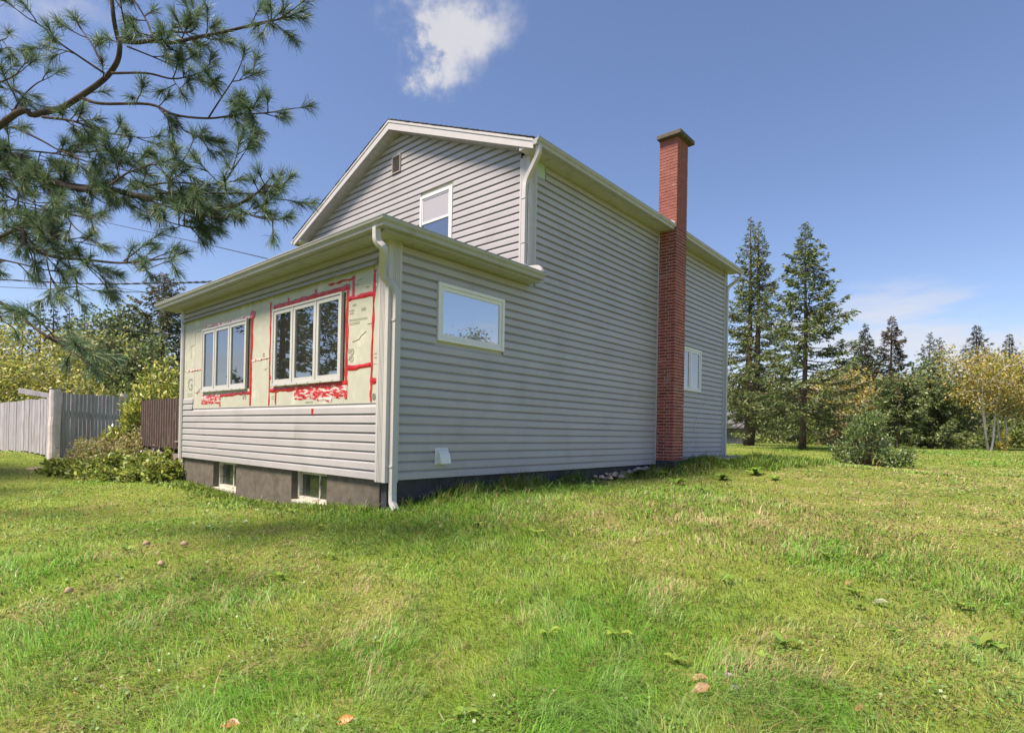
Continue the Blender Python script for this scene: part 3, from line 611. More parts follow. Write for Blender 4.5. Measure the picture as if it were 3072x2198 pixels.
# loose white cord on the wall beyond the chimney
pts = [onp(1900+a*.1847, 1150+b*.1847, 0, .040) for a, b in ((1225, 265), (1190, 300), (1150, 370), (1090, 480), (1040, 560), (1010, 680), (995, 800), (985, 880), (955, 980), (920, 1040), (885, 1070))]
MB().tube(smooth_path(pts, 4), .006, 6).build('hanging_cord', M['cord'], house)
# chimney ---------------------------------------------------------
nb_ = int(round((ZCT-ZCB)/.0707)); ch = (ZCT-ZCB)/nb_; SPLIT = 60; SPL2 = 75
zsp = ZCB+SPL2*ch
chim = MB().box(.0, PC-.005, YC+.005, YC2-.005, ZCB, zsp).build('chimney', M['mortar'], house)
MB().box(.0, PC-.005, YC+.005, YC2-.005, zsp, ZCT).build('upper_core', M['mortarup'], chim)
_bm = {}
def brick_mesh(dx, dy, dz, key):
    k = (round(dx, 4), round(dy, 4), round(dz, 4), key)
    if k not in _bm:
        b = .0035; m = MB()
        V = []
        for z, i in ((-dz/2, b), (-dz/2+b, 0), (dz/2-b, 0), (dz/2, b)):
            V += [(-dx/2+i, -dy/2+i, z), (dx/2-i, -dy/2+i, z), (dx/2-i, dy/2-i, z), (-dx/2+i, dy/2-i, z)]
        F = [(3, 2, 1, 0), (12, 13, 14, 15)]+[(r*4+k2, r*4+(k2+1) % 4, (r+1)*4+(k2+1) % 4, (r+1)*4+k2) for r in range(3) for k2 in range(4)]
        me = bpy.data.meshes.new('brick'); me.from_pydata(V, [], F); me.materials.append(M['brick']); _bm[k] = (me, V, F)
    return _bm[k]
mj = .012; upper = MB(); middle = MB(); upl = Vector((-3.6, 5.8, -.4))
hz = ch-mj
def runs(a0, a1, L, off):
    out = []; p = a0-off
    while p < a1-.015:
        x0, x1 = max(p, a0), min(p+L, a1)
        if x1-x0 > .03: out.append((x0, x1))
        p += L+mj
    return out
for c in range(nb_):
    z = ZCB+(c+.5)*ch; S = []
    if c % 2 == 0:
        S += [(x0, x1, YC-.002, YC+.095) for x0, x1 in runs(.002, PC+.002, .2165, 0)]
        S += [(PC-.095, PC+.002, y0, y1) for y0, y1 in runs(YC+.105, YC2+.002, .2, .10)]
    else:
        S += [(PC-.095, PC+.002, y0, y1) for y0, y1 in runs(YC-.002, YC2+.002, .2, 0)]
        S += [(x0, x1, YC-.002, YC+.095) for x0, x1 in runs(.002, PC-.105, .2, .13)]
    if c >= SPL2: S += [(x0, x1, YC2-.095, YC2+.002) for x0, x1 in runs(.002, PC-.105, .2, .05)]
    for (x0, x1, y0, y1) in S:
        dx, dy = random.uniform(-.002, .0015), random.uniform(-.0015, .002)
        if c < SPLIT:
            me, V, F = brick_mesh(x1-x0, y1-y0, hz, 0)
            o = bpy.data.objects.new('brick', me); col.objects.link(o); o.parent = chim; o.location = ((x0+x1)/2+dx, (y0+y1)/2+dy, z)
            # chimney object itself sits at minus the house location
            o.location = Vector(o.location)
        else:
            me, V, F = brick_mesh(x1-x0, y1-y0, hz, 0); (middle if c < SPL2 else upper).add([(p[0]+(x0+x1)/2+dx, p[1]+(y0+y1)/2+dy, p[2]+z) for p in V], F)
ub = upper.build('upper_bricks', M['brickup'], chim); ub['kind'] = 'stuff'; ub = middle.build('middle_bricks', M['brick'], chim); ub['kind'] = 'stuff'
c_ = MB(); V0 = [(-.02, YC-.115), (PC+.115, YC-.115), (PC+.115, YC2+.115), (-.02, YC2+.115)]
c_.prism([(x, y, ZCT+.004) for x, y in V0], [(x, y, ZCT+.095) for x, y in V0]); c_.build('cap', M['cap'], chim, bevel=.008)
MB().box(.02, PC-.03, YC+.04, YC2-.04, ZCT+.096, ZCT+.125).build('cap_crown', M['cap'], chim)
MB().prism([(.20, YC-.012, 5.40), (.42, YC-.012, 5.40), (.40, YC-.010, 5.52), (.20, YC-.010, 5.60)], [(.20, YC-.004, 5.40), (.42, YC-.004, 5.40), (.40, YC-.004, 5.52), (.20, YC-.004, 5.60)]).build('flashing', M['soffit'], chim)
MB().box(.0, PC+.03, YC-.02, YC2+.05, -1.0, ZCB-.001).build('footing', M['tar'], chim)
# low plank landing beside the wall beyond the chimney
ld = empty('plank_landing', (.55, 10.6, .0)); tag(ld, 'low weathered plank landing against the house wall beyond the chimney', 'landing')
for i in range(6): MB().box(.06+i*.16, .06+i*.16+.15, 9.3, 12.4, .075, .11).build('plank', M['greywood'], ld)
MB().box(.08, 1.0, 9.35, 9.42, -.1, .073).box(.08, 1.0, 12.28, 12.35, -.1, .073).box(.93, 1.0, 9.42, 12.28, -.1, .073).build('frame', M['greywood'], ld)
# ------------------------------------------------------------------ vegetation builders
def unit(v): return v/(np.linalg.norm(v, axis=-1, keepdims=True)+1e-9)
def leaf_mesh(name, P, D, L, Wd, C, r, sidev=None):
    """diamond leaves: base points P, directions D, lengths L, widths Wd, colours C"""
    n = len(P); L = np.broadcast_to(L, (n,)); Wd = np.broadcast_to(Wd, (n,))
    S = unit(np.cross(D, r.normal(size=(n, 3)) if sidev is None else sidev))
    mid = P+D*(L*.5)[:, None]
    V = np.stack([P, mid+S*(Wd*.5)[:, None], P+D*L[:, None], mid-S*(Wd*.5)[:, None]], 1).reshape(-1, 3)
    F = np.arange(4*n).reshape(n, 4)
    return npmesh(name, V, F, np.repeat(C, 4, 0))
def jit_col(r, n, palette, w=None, v=.18):
    pal = np.array(palette); i = r.choice(len(pal), n, p=w)
    return np.clip(pal[i]*(1+r.normal(0, v, (n, 1)))*(1+r.normal(0, .06, (n, 3))), .005, .9)
SPR = [(.105, .15, .05), (.135, .18, .055), (.075, .115, .042), (.19, .22, .06)]
def conifer(name, label, base, h, R, seed, clear=.12, nb=120, up=(.55, -.25), dens=1., pal=SPR, brown=0., leaders=1, group=None, tr=.02, shape=.85, cat='tree', spray=(.17, .05), lsp=1.0, gap=0.):
    r = np.random.default_rng(seed); root = empty(name, tuple(base)); tag(root, label, cat, group)
    tm = MB(); P = []; D = []; Ls = []; Cc = []
    heads = [(np.zeros(2), h)]
    if leaders > 1: heads = [(np.array([-.16, .08]), h), (np.array([.30, -.1]), h*.965)]
    for off, hh in heads:
        path = [(off[0]*min(1, t*4)+.03*h*.15*math.sin(5*t+seed), off[1]*min(1, t*4), t*hh-.15*(t == 0)) for t in np.linspace(0, 1, 12)]
        rad = [tr*h*(1-t)**.9*(1.35 if t < .02 else 1)+.008 for t in np.linspace(0, 1, 12)]
        tm.tube(path, rad, 8); path = np.array(path)
        for b in range(int(nb/len(heads))):
            t = clear+(1-clear)*((b+r.random())/(nb/len(heads)))**.92
            if r.random() < gap: continue
            z = t*hh; c = np.array([np.interp(z, path[:, 2], path[:, 0]), np.interp(z, path[:, 2], path[:, 1]), z])
            az = b*2.39996+r.normal(0, .35)
            q = (1-t)/(1-clear); Lb = R*(q**shape)*r.uniform(.55, 1.12)+.05
            if t < clear+.1: Lb *= r.uniform(.5, 1.)
            el = up[1]+(up[0]-up[1])*t+r.normal(0, .10)
            dh = np.array([math.cos(az), math.sin(az), 0]); ns = 6
            s_ = np.linspace(0, 1, ns); droop = -.16*Lb*q
            pts = c+np.outer(s_*Lb*math.cos(el), dh)+np.outer(np.sin(el)*Lb*s_+droop*np.sin(s_*2.6)+.10*Lb*s_**3, [0, 0, 1])
            tm.tube(pts, np.linspace(.013*Lb**.5+.006, .004, ns), 4, cap=False)
            perp = np.array([-dh[1], dh[0], 0])
            m = max(5, int(Lb*15*dens)); tt = r.uniform(.12 if Lb < 1.2 else .25, 1.0, m); ii = np.clip(tt*(ns-1), 0, ns-1.001); i0 = ii.astype(int); fr = (ii-i0)[:, None]
            bp = pts[i0]*(1-fr)+pts[i0+1]*fr; sg = r.choice([-1, 1], m)[:, None]
            bd = unit(dh*r.uniform(.5, 1.1, (m, 1))+perp*sg*r.uniform(.4, 1.1, (m, 1))+np.outer(r.normal(-.22, .22, m), [0, 0, 1]))
            bl = (.12*min(1, .3+q*3)+.34*Lb*(1.05-tt)*r.uniform(.5, 1.1, m))*lsp
            k = 5
            for j in range(k):
                a = (j+r.random(m))/k
                P.append(bp+bd*(bl*a)[:, None]+r.normal(0, .025, (m, 3))); dd = unit(bd+r.normal(0, .38, (m, 3))+np.array([0, 0, -.12])); D.append(dd)
                Ls.append(r.uniform(.7, 1.2, m)*spray[0]*min(1, .5+q*3))
                cc = jit_col(r, m, pal)
                if brown and t > .62: cc = np.where(r.random((m, 1)) < brown*(t-.55)*2.4, np.array([.14, .075, .06])*(1+r.normal(0, .2, (m, 1))), cc)
                Cc.append(cc)
    tm.build('trunk', M['bark'], root, smooth=True).location = (0, 0, 0)
    P = np.vstack(P); D = np.vstack(D); Ls = np.concatenate(Ls); Cc = np.vstack(Cc)
    link('crown', leaf_mesh('crown', P, D, Ls, Ls*spray[1]/spray[0], Cc, r), M['needle'], root, (0, 0, 0))
    return root
BIR = [(.38, .31, .06), (.30, .28, .06), (.44, .33, .06), (.21, .24, .055)]
def broadleaf(name, label, base, h, R, seed, stems=3, pal=BIR, nl=9000, size=.10, bark='birchbark', low=.25, group=None, lean=.25, cat='tree', spread=1.0, tr=.017, flat=.35, w=None, material='leaf', clump=.34):
    r = np.random.default_rng(seed); root = empty(name, tuple(base)); tag(root, label, cat, group); tm = MB(); tips = []
    def grow(p, d, L, rad, lev):
        n = 6; pts = [p]; q = p.copy(); dd = d.copy()
        for i in range(n):
            dd = unit(dd+r.normal(0, .10+.05*lev, 3)+np.array([0, 0, .05])); q = q+dd*L/n; pts.append(q.copy())
        pts = np.array(pts); tm.tube(pts, np.linspace(rad, rad*.45, n+1), 6 if lev < 2 else 4, cap=False)
        if lev >= 1:
            for t in (.45, .7, .9, 1.0): tips.append((pts[int(t*n)], L))
        if lev < 3:
            for _ in range((6, 5, 3)[lev]):
                t = r.uniform(.38 if lev == 0 else .25, 1.0); i = min(n-1, int(t*n)); az = r.uniform(0, 2*math.pi)
                side_ = unit(np.cross(dd, [math.cos(az), math.sin(az), .2])); nd = unit(d*.7+side_*r.uniform(.55, 1.1)*spread+np.array([0, 0, .12]))
                grow(pts[i], nd, L*r.uniform(.42, .66), rad*(.5-.1*lev), lev+1)
    for s_ in range(stems):
        az = s_*2*math.pi/stems+r.uniform(0, 1); ln = lean*(.4 if stems == 1 else 1)
        grow(np.array([.12*math.cos(az), .12*math.sin(az), -.1])*(stems > 1), unit(np.array([math.cos(az)*ln, math.sin(az)*ln, 1])), h*.62*r.uniform(.85, 1.05), tr*h, 0)
    T = np.array([t[0] for t in tips]); keep = T[:, 2] > low*h; T = T[keep]
    # fit the crown into the height and radius asked for
    sc = np.array([R/(np.percentile(np.hypot(T[:, 0], T[:, 1]), 93)+.01)]*2+[h*.96/T[:, 2].max()]); T = T*sc; tm.v = [tuple(np.array(v)*sc) for v in tm.v]
    i = r.integers(0, len(T), nl); P = T[i]+r.normal(0, clump*R/2.4, (nl, 3))*np.array([1, 1, .75]); P = P[(P[:, 2] > low*h*.7)]; n = len(P)
    D = unit(r.normal(0, 1, (n, 3))*np.array([1, 1, .6])+np.array([0, 0, -flat])); Ls = r.uniform(.7, 1.25, n)*size
    cl = r.random(len(T))[i[:len(P)]] if False else None
    C = jit_col(r, n, pal, w)
    tm.build('trunk', M[bark], root, smooth=True).location = (0, 0, 0)
    link('crown', leaf_mesh('crown', P, D, Ls, Ls*.72, C, r), M[material], root, (0, 0, 0)); return root
def shrub(name, label, base, sx, sy, h, seed, nl=4000, size=(.07, .035), pal=((.1, .14, .03),), cat='shrub', stems=14, material='leaf', group=None, hollow=.0, upl=.3, w=None, nclump=60, bottom=.08, flowers=None):
    r = np.random.default_rng(seed); root = empty(name, tuple(base)); tag(root, label, cat, group); tm = MB()
    C0 = []
    while len(C0) < nclump:
        q = r.uniform(-1, 1, 3); q[2] = (q[2]+1)/2
        if q[0]**2+q[1]**2+(q[2]*.95)**2 < 1 and (q[0]**2+q[1]**2+q[2]**2) > hollow*r.random() and q[2] > bottom: C0.append(q*np.array([sx, sy, h]))
    C0 = np.array(C0)
    for k in range(stems):
        c = C0[r.integers(len(C0))]; b0 = np.array([c[0]*.25, c[1]*.25, -.08]); md = (b0+c)/2+np.array([c[0]*.1, c[1]*.1, .1*h])
        tm.tube(smooth_path([b0, md, c], 3), np.linspace(.014, .005, 7)*max(.5, h), 5, cap=False)
    i = r.integers(0, len(C0), nl); P = C0[i]+r.normal(0, 1, (nl, 3))*np.array([sx, sy, h*.7])*.13; P[:, 2] = np.maximum(P[:, 2], .01)
    D = unit(r.normal(0, 1, (nl, 3))+unit(P-np.array([0, 0, h*.3]))*.8+np.array([0, 0, upl])); Ls = r.uniform(.65, 1.3, nl)*size[0]
    if len(tm.v): tm.build('stems', M['stem'], root, smooth=True).location = (0, 0, 0)
    link('foliage', leaf_mesh('foliage', P, D, Ls, Ls*size[1]/size[0], jit_col(r, nl, pal, w), r), M[material], root, (0, 0, 0))
    if flowers:
        n, fc, fs = flowers; i = r.integers(0, len(C0), n); P = C0[i]+r.normal(0, 1, (n, 3))*np.array([sx, sy, h*.6])*.15+np.array([0, 0, h*.1])
        for b in range(n):
            m = MB()
            for k in range(6):
                a = k*math.pi/3; d1 = np.array([math.cos(a), math.sin(a), .35])*fs; d2 = np.array([math.cos(a+.6), math.sin(a+.6), .2])*fs*.7; d3 = np.array([math.cos(a-.6), math.sin(a-.6), .2])*fs*.7
                m.add([P[b], P[b]+d3, P[b]+d1, P[b]+d2], [(0, 1, 2, 3)])
            m.build('flower', mat('petals_'+name, fc, .6), root).location = (0, 0, 0)
    return root
def top_h(u, v, dep): return at(u, v, dep)[2]-gpt(u, dep)[2]

# ------------------------------------------------------------------ trees on the right
conifer('spruce_tree', 'tall spruce with two leaders growing behind the house corner', gpt(2250, 29), top_h(2235, 648, 29), 2.9, 11, clear=.09, nb=290, leaders=2, dens=1.1, tr=.018, shape=.95, gap=.06, pal=SPR+[(.14, .15, .04)])
conifer('spruce_tree', 'tall spruce with one straight trunk and open lower boughs', gpt(2409, 23), top_h(2420, 668, 23), 3.0, 12, clear=.08, nb=205, dens=1.2, tr=.013, shape=.85, up=(.55, -.22), gap=.10, lsp=.75)
conifer('spruce_tree', 'small dark spruce beside the tall single trunk spruce', gpt(2593, 44), top_h(2595, 972, 44), 2.1, 13, nb=110, spray=(.24, .07), pal=[(.03, .045, .025), (.045, .06, .028)])
conifer('spruce_tree', 'dark spruce with brown cones and a bare spike top', gpt(2672, 42), top_h(2673, 948, 42), 2.5, 14, nb=120, spray=(.24, .07), brown=.5, pal=[(.04, .055, .028), (.055, .065, .03)])
conifer('larch_tree', 'thin dark conifer with sparse twigs, taller of a close pair', gpt(2785, 46), top_h(2787, 998, 46), 2.0, 15, nb=90, dens=.6, spray=(.24, .05), pal=[(.04, .04, .03), (.05, .055, .03)])
conifer('larch_tree', 'thin dark conifer with sparse twigs, shorter of a close pair', gpt(2813, 47), top_h(2813, 1012, 47), 1.6, 16, nb=80, dens=.6, spray=(.24, .05), pal=[(.04, .04, .03), (.05, .055, .03)])
conifer('spruce_tree', 'dark ragged spruce rising behind the large yellow birch', gpt(2925, 46), top_h(2928, 975, 46), 2.7, 17, nb=120, dens=.7, spray=(.26, .06), pal=[(.035, .045, .03), (.04, .055, .03)], up=(.7, 0))
conifer('spruce_tree', 'dark thin topped spruce at the edge of the birch', gpt(3026, 47), top_h(3026, 1002, 47), 2.4, 18, nb=100, dens=.6, spray=(.26, .06), pal=[(.035, .04, .03)], up=(.7, 0))
PIN = [(.14, .20, .08), (.18, .23, .095), (.11, .16, .07)]
broadleaf('pine_tree', 'soft blue green pine between the dark spruces and birch', gpt(2795, 38), top_h(2795, 1062, 38), 2.5, 19, stems=1, pal=PIN, nl=8000, size=.20, bark='bark', low=.15, material='needle', clump=.42)
broadleaf('birch_tree', 'ochre leaved birch behind the tall single trunk spruce', gpt(2585, 36), top_h(2590, 1082, 36), 3.0, 20, stems=3, nl=8500, size=.15, pal=[(.40, .31, .08), (.33, .29, .07), (.25, .25, .06)], low=.2)
broadleaf('birch_tree', 'large golden birch with forked white trunk by the woods', gpt(2968, 32), top_h(2930, 1010, 32), 2.9, 21, stems=3, nl=12000, size=.12, low=.24, tr=.010, lean=.5, clump=.24, spread=1.35)
broadleaf('birch_tree', 'slim golden birch with a leaning white trunk', gpt(3010, 33.5), top_h(3040, 1046, 33.5), 1.9, 22, stems=2, nl=6000, size=.12, low=.25, tr=.009, clump=.25, spread=1.3)
conifer('fir_tree', 'bushy mid green fir with drooping boughs behind the rose bush', gpt(2692, 30), top_h(2700, 1132, 30), 1.6, 23, clear=.2, nb=110, dens=1.1, shape=.35, pal=[(.13, .18, .055), (.17, .21, .065), (.09, .13, .045)], spray=(.2, .07), gap=.08)
conifer('fir_tree', 'wide green fir with low drooping boughs near the birch', gpt(2790, 33), top_h(2790, 1150, 33), 2.2, 24, clear=.12, nb=130, dens=1.1, shape=.4, pal=[(.14, .19, .065), (.17, .21, .07), (.09, .13, .045)], spray=(.22, .07))
shrub('rose_bush', 'wild green rose bush with a red flower on the lawn', gpt(2610, 16.5), 1.0, .9, 1.5, 25, nl=5200, size=(.085, .042), pal=[(.09, .15, .05), (.13, .19, .055), (.17, .22, .055), (.11, .17, .05)], stems=60, nclump=24, bottom=.08, flowers=(3, (.35, .01, .02), .05), hollow=.3)
r_ = random.Random(5)
k = 0
for u, dep, sx, h, lab in ((2480, 38, 2.6, 2.6, 'low green bush behind the tall single trunk spruce'), (2330, 40, 2.8, 2.4, 'low olive bush between the two tall spruces'), (2200, 46, 3.2, 3.0, 'low green bush behind the small grey shed'), (2650, 40, 2.6, 1.9, 'dark bush at the foot of the brown coned spruce'),
                           (2860, 37, 2.4, 1.35, 'leafy green bush beneath the golden birch boughs'), (2760, 38, 2.2, 1.3, 'leafy green bush at the foot of the wide fir'), (3060, 38, 2.4, 2.2, 'dark green bush behind the leaning birch trunk'), (2560, 34, 1.6, 1.5, 'tawny twiggy bush behind the rose bush'), (2960, 42, 3.0, 4.2, 'tall dark thicket behind the golden birch'), (2740, 44, 3.2, 4.6, 'tall dark thicket behind the firs'), (3110, 43, 3.2, 4.0, 'tall dark thicket beyond the leaning birch'), (2480, 47, 3.4, 4.4, 'tall olive thicket behind the low bushes')):
    tawny = 'tawny' in lab; dk = 'thicket' in lab
    shrub('bush', lab, gpt(u, dep), sx, 1.4, h, 40+k, nl=3600, size=(.19, .11), pal=[(.22, .18, .09), (.16, .13, .06)] if tawny else ([(.03, .042, .018), (.045, .06, .024), (.07, .08, .028)] if dk else [(.18, .24, .055), (.24, .29, .07), (.13, .18, .05)]), stems=8, nclump=45, bottom=.0); k += 1
shrub('goldenrod', 'yellow flowering goldenrod beside the birch trunk', gpt(3012, 31), .34, .34, 1.0, 60, nl=900, size=(.08, .04), pal=[(.42, .34, .03), (.16, .20, .03)], stems=10, nclump=20, cat='plant')
broadleaf('apple_tree', 'leafy green tree standing on the side lawn', np.array([15.5, 15.5, gz(15.5, 15.5)]), 6.3, 2.4, 26, stems=1, pal=[(.09, .13, .035), (.12, .13, .04), (.18, .12, .04)], nl=5000, size=.14, bark='bark')
# far woods closing the view (reads as one mass)
def woods(name, label, us, deps, h0, seed, n=26000, pal=[(.04, .055, .025), (.06, .075, .03), (.09, .10, .03)]):
    r = np.random.default_rng(seed); u = r.uniform(*us, n); d = r.uniform(*deps, n); B = CAM+np.array([ray(q, 1300) for q in u])*d[:, None]; zb = gh(B[:, 0], B[:, 1])
    hh = h0*(.55+.9*fbm(u*.02, u*0+seed, 3)); t = r.random(n)**.8; P = np.stack([B[:, 0], B[:, 1], zb+t*hh], 1); D = unit(r.normal(0, 1, (n, 3)))
    o = link(name, leaf_mesh(name, P, D, r.uniform(.25, .5, n), r.uniform(.12, .22, n), jit_col(r, n, pal), r), M['needle']); tag(o, label, 'woods', kind='stuff')
woods('far_woods', 'dark far woods beyond the right lawn', (2120, 3300), (50, 62), 6.4, 3, n=36000)
woods('far_woods', 'olive far woods beyond the board fence', (-250, 700), (44, 56), 1.8, 4, pal=[(.10, .13, .05), (.15, .17, .06), (.22, .21, .07)])
# small shed far behind the house corner
sh = empty('shed', tuple(gpt(2190, 37))); tag(sh, 'small grey shed half hidden behind the spruce', 'shed')
def shp(name, m, mt): m.build(name, M[mt], sh).location = (0, 0, 0)
shp('wall', MB().box(-1.6, .55, -1, 1, -.2, 1.0), 'shedwall'); shp('roof', MB().prism([(-1.8, -1.3, .98), (1.05, -1.3, .98), (.6, 0, 2.1), (-1.8, 0, 2.1)], [(-1.8, -1.3, 1.08), (1.05, -1.3, 1.08), (.6, 0, 2.2), (-1.8, 0, 2.2)]), 'shedroof'); shp('door', MB().box(.0, .4, -1.04, -1.002, -.1, .9), 'shedroof')
sh.rotation_euler.z = YAW

# ------------------------------------------------------------------ trees on the left
conifer('spruce_tree', 'tall spruce with brown cone laden top behind the deck', gpt(482, 30), top_h(482, 822, 30), 3.2, 71, clear=.10, nb=190, brown=.45, dens=.9, shape=.60, pal=[(.10, .14, .05), (.13, .165, .055), (.075, .11, .045)], spray=(.2, .06), tr=.014)
broadleaf('pine_tree', 'round topped pine beside the brown coned spruce', gpt(345, 31), top_h(345, 902, 31), 2.1, 72, stems=1, pal=PIN, nl=6500, size=.18, bark='bark', low=.3, material='needle', clump=.36)
broadleaf('pine_tree', 'low spreading pine with a crooked bare trunk', gpt(395, 26), top_h(385, 975, 26), 2.0, 73, stems=2, pal=[(.17, .23, .09), (.13, .18, .07), (.21, .23, .08)], nl=6000, size=.17, bark='bark', low=.25, lean=.5, material='needle', clump=.36)
YG = [(.46, .44, .08), (.52, .46, .08), (.36, .40, .075), (.26, .31, .065)]
broadleaf('birch_tree', 'broad yellow green birch with pale trunks behind the fence', gpt(205, 27), top_h(190, 925, 27), 2.6, 74, stems=4, pal=YG, nl=8500, size=.13, low=.28, tr=.013, lean=.5, clump=.24)
broadleaf('birch_tree', 'yellow green birch with thin pale limbs over the fence end', gpt(45, 29), top_h(40, 945, 29), 2.7, 75, stems=3, pal=YG, nl=7500, size=.14, low=.24, tr=.013, lean=.45, clump=.24)
broadleaf('birch_tree', 'smaller yellow green birch close behind the fence boards', gpt(110, 24), top_h(110, 1060, 24), 2.0, 76, stems=3, pal=YG+[(.10, .14, .035)], nl=6500, size=.12, low=.15, tr=.013, lean=.5)
broadleaf('birch_tree', 'thin pale limbed birch between fence and low pine', gpt(272, 28), top_h(270, 1000, 28), 1.9, 77, stems=3, pal=[(.26, .30, .07), (.18, .24, .06)], nl=5500, size=.13, low=.2, tr=.012, lean=.5)
for i, (u, v, dep) in enumerate(((112, 905, 46), (152, 903, 48), (200, 915, 45), (245, 925, 47), (60, 925, 49))):
    conifer('spruce_tree', 'dark far spruce top rising over the yellow green birches', gpt(u, dep), top_h(u, v, dep), 1.7, 80+i, nb=70, dens=.6, spray=(.28, .08), pal=[(.05, .06, .045), (.06, .075, .05)], group='dark spruce tops behind the birches')
for i, (u, dep, sx, h, lab) in enumerate(((30, 22.5, 1.7, 1.9, 'green bush against the far end of the fence'), (255, 22.5, 1.6, 2.5, 'olive bush showing above the middle of the fence'), (340, 23, 1.4, 2.6, 'dense green bush behind the second log post'), (430, 23, 1.8, 2.4, 'dense green bush behind the deck rail'), (150, 30, 3.2, 1.9, 'green thicket under the yellow green birches'), (420, 33, 3.5, 2.4, 'dark green thicket under the brown coned spruce'), (-60, 25, 2.4, 3.2, 'tall green bush past the fence end'), (330, 36, 3.5, 2.6, 'olive thicket behind the low pine'))):
    shrub('bush', lab, gpt(u, dep), sx, 1.2, h, 90+i, nl=3300, size=(.16, .09), pal=[(.21, .27, .065), (.29, .33, .08), (.15, .20, .055)] if 'olive' not in lab else [(.36, .35, .09), (.27, .29, .08)], stems=8, nclump=45, bottom=.0)

# ------------------------------------------------------------------ fence of pale boards
fz = empty('board_fence', tuple(gpt(163, 16.0))); tag(fz, 'weathered pale board fence with thick bare log posts', 'fence')
def world_child(o): o.location = -fz.location; return o
p1 = gpt(163, 16.0); p2 = gpt(371, 19.2); p0 = gpt(-40, 19.6)
def fpost(p, u, vtop, dep, rad):
    zt = at(u, vtop, dep)[2]; r = random.Random(int(u)); n = 9
    pts = [(p[0]+r.uniform(-.01, .01), p[1]+r.uniform(-.01, .01), p[2]-.3+(zt-p[2]+.3)*i/n) for i in range(n+1)]
    world_child(MB().tube(pts, [rad*(1.04-.1*i/n)+r.uniform(-.006, .006) for i in range(n)]+[rad*.9], 14).build('post', M['logwood'], None)).parent = fz
fpost(p1, 163, 1168, 16.0, .14); fpost(p2, 371, 1181, 19.2, .135)
def fsec(a, b, n, zta, ztb, gap, thick=.022, lowz=.02, notch=None):
    a = np.array(a); b = np.array(b); t = (b-a)[:2]; Ln = np.linalg.norm(t); t /= Ln; nn = np.array([t[1], -t[0]])
    if nn@(CAM[:2]-a[:2]) < 0: nn = -nn
    wd = Ln/n
    for i in range(n):
        s0, s1 = i*wd+gap/2, (i+1)*wd-gap/2; c0_ = a[:2]+t*s0; c1_ = a[:2]+t*s1; f = (i+.5)/n; off = random.uniform(0, .012); j = random.uniform(-.025, .02)
        zt = zta+(ztb-zta)*f+j; zb = gz(*((c0_+c1_)/2))+lowz+random.uniform(-.03, .05); n0 = nn*(.03+off); n1 = nn*(.03+off+thick); sk = random.uniform(-.012, .012)
        A = [(c0_[0]+n0[0], c0_[1]+n0[1], zb), (c1_[0]+n0[0], c1_[1]+n0[1], zb), (c1_[0]+n1[0], c1_[1]+n1[1], zb), (c0_[0]+n1[0], c0_[1]+n1[1], zb)]
        B = [(x+t[0]*sk, y+t[1]*sk, zt+random.uniform(-.004, .004)) for x, y, _ in A]
        world_child(MB().prism(A[::-1], B[::-1]).build('board', M['oldwood'], None)).parent = fz
    for q in (.35, 1.35):
        m = MB(); A = []; B = []
        for (o, z) in ((-.02, 0), (.028, 0), (.028, .09), (-.02, .09)):
            A.append((a[0]+nn[0]*o, a[1]+nn[1]*o, a[2]+q+z)); B.append((b[0]+nn[0]*o, b[1]+nn[1]*o, b[2]+q+z))
        world_child(m.prism(A, B).build('rail', M['oldwood'], None)).parent = fz
fsec(p1, p0, 27, at(163, 1192, 16.0)[2], at(-40, 1212, 19.6)[2], .022)
fsec(p1, p2, 18, at(163, 1178, 16.0)[2], at(371, 1190, 19.2)[2], .026)
a = at(55, 1171, 18.6); b = at(160, 1183, 18.2)
world_child(MB().prism([(a[0], a[1], a[2]-.08), (b[0], b[1], b[2]-.14), (b[0], b[1], b[2]), (a[0], a[1], a[2]+.08)], [(a[0]+.03, a[1]+.03, a[2]-.08), (b[0]+.03, b[1]+.03, b[2]-.14), (b[0]+.03, b[1]+.03, b[2]), (a[0]+.03, a[1]+.03, a[2]+.08)]).build('top_board', M['oldwood'], None)).parent = fz
# ------------------------------------------------------------------ brown deck
yd = .12; xl = float(onp(421, 1290, 1, yd)[0]); zt = float(onp(480, 1197, 1, yd)[2]); zb = float(onp(480, 1343, 1, yd)[2])
dk = empty('deck', (xl, yd, gz(xl, yd))); tag(dk, 'dark brown deck with worn upright slat railing at house end', 'deck')
def dch(m, n, mt): o = m.build(n, M[mt], None); o.location = -dk.location; o.parent = dk; return o
xr_ = -W_-.02; ns = 19; wd = (xr_-xl)/ns
for i in range(ns):
    x = xl+i*wd; j = random.uniform(-.012, .012); s_ = dch(MB().box(x+.012, x+wd-.030, yd, yd+.035, zb+random.uniform(-.02, .02), zt+j), 'slat', 'brownwood')
    e = MB().box(x+wd-.029, x+wd-.012, yd-.004, yd+.03, zb+.02, zt+j-.004).build('slat_edge', M['edgewood'], None); e.parent = s_; e.location = (0, 0, 0)
dch(MB().box(xl, xr_, yd+.037, yd+.09, zt-.14, zt-.06).box(xl, xr_, yd+.037, yd+.09, zb+.06, zb+.14), 'rail', 'brownwood')
for i in range(6): dch(MB().box(xl-.05, xr_, yd+.1+i*.15, yd+.24+i*.15, zb-.09, zb-.05), 'floor_board', 'brownwood')
dch(MB().box(xl-.05, xr_, yd+.03, yd+.09, zb-.34, zb-.1), 'skirt_board', 'edgewood')
for x in (xl+.02, (xl+xr_)/2, xr_-.12): dch(MB().box(x, x+.09, yd+.1, yd+.19, gz(x, yd)-.3, zb-.1), 'leg', 'brownwood')
dch(MB().box(xr_-.62, xr_-.24, yd-.05, yd-.002, zb+.17, zb+.195), 'ledge', 'edgewood')
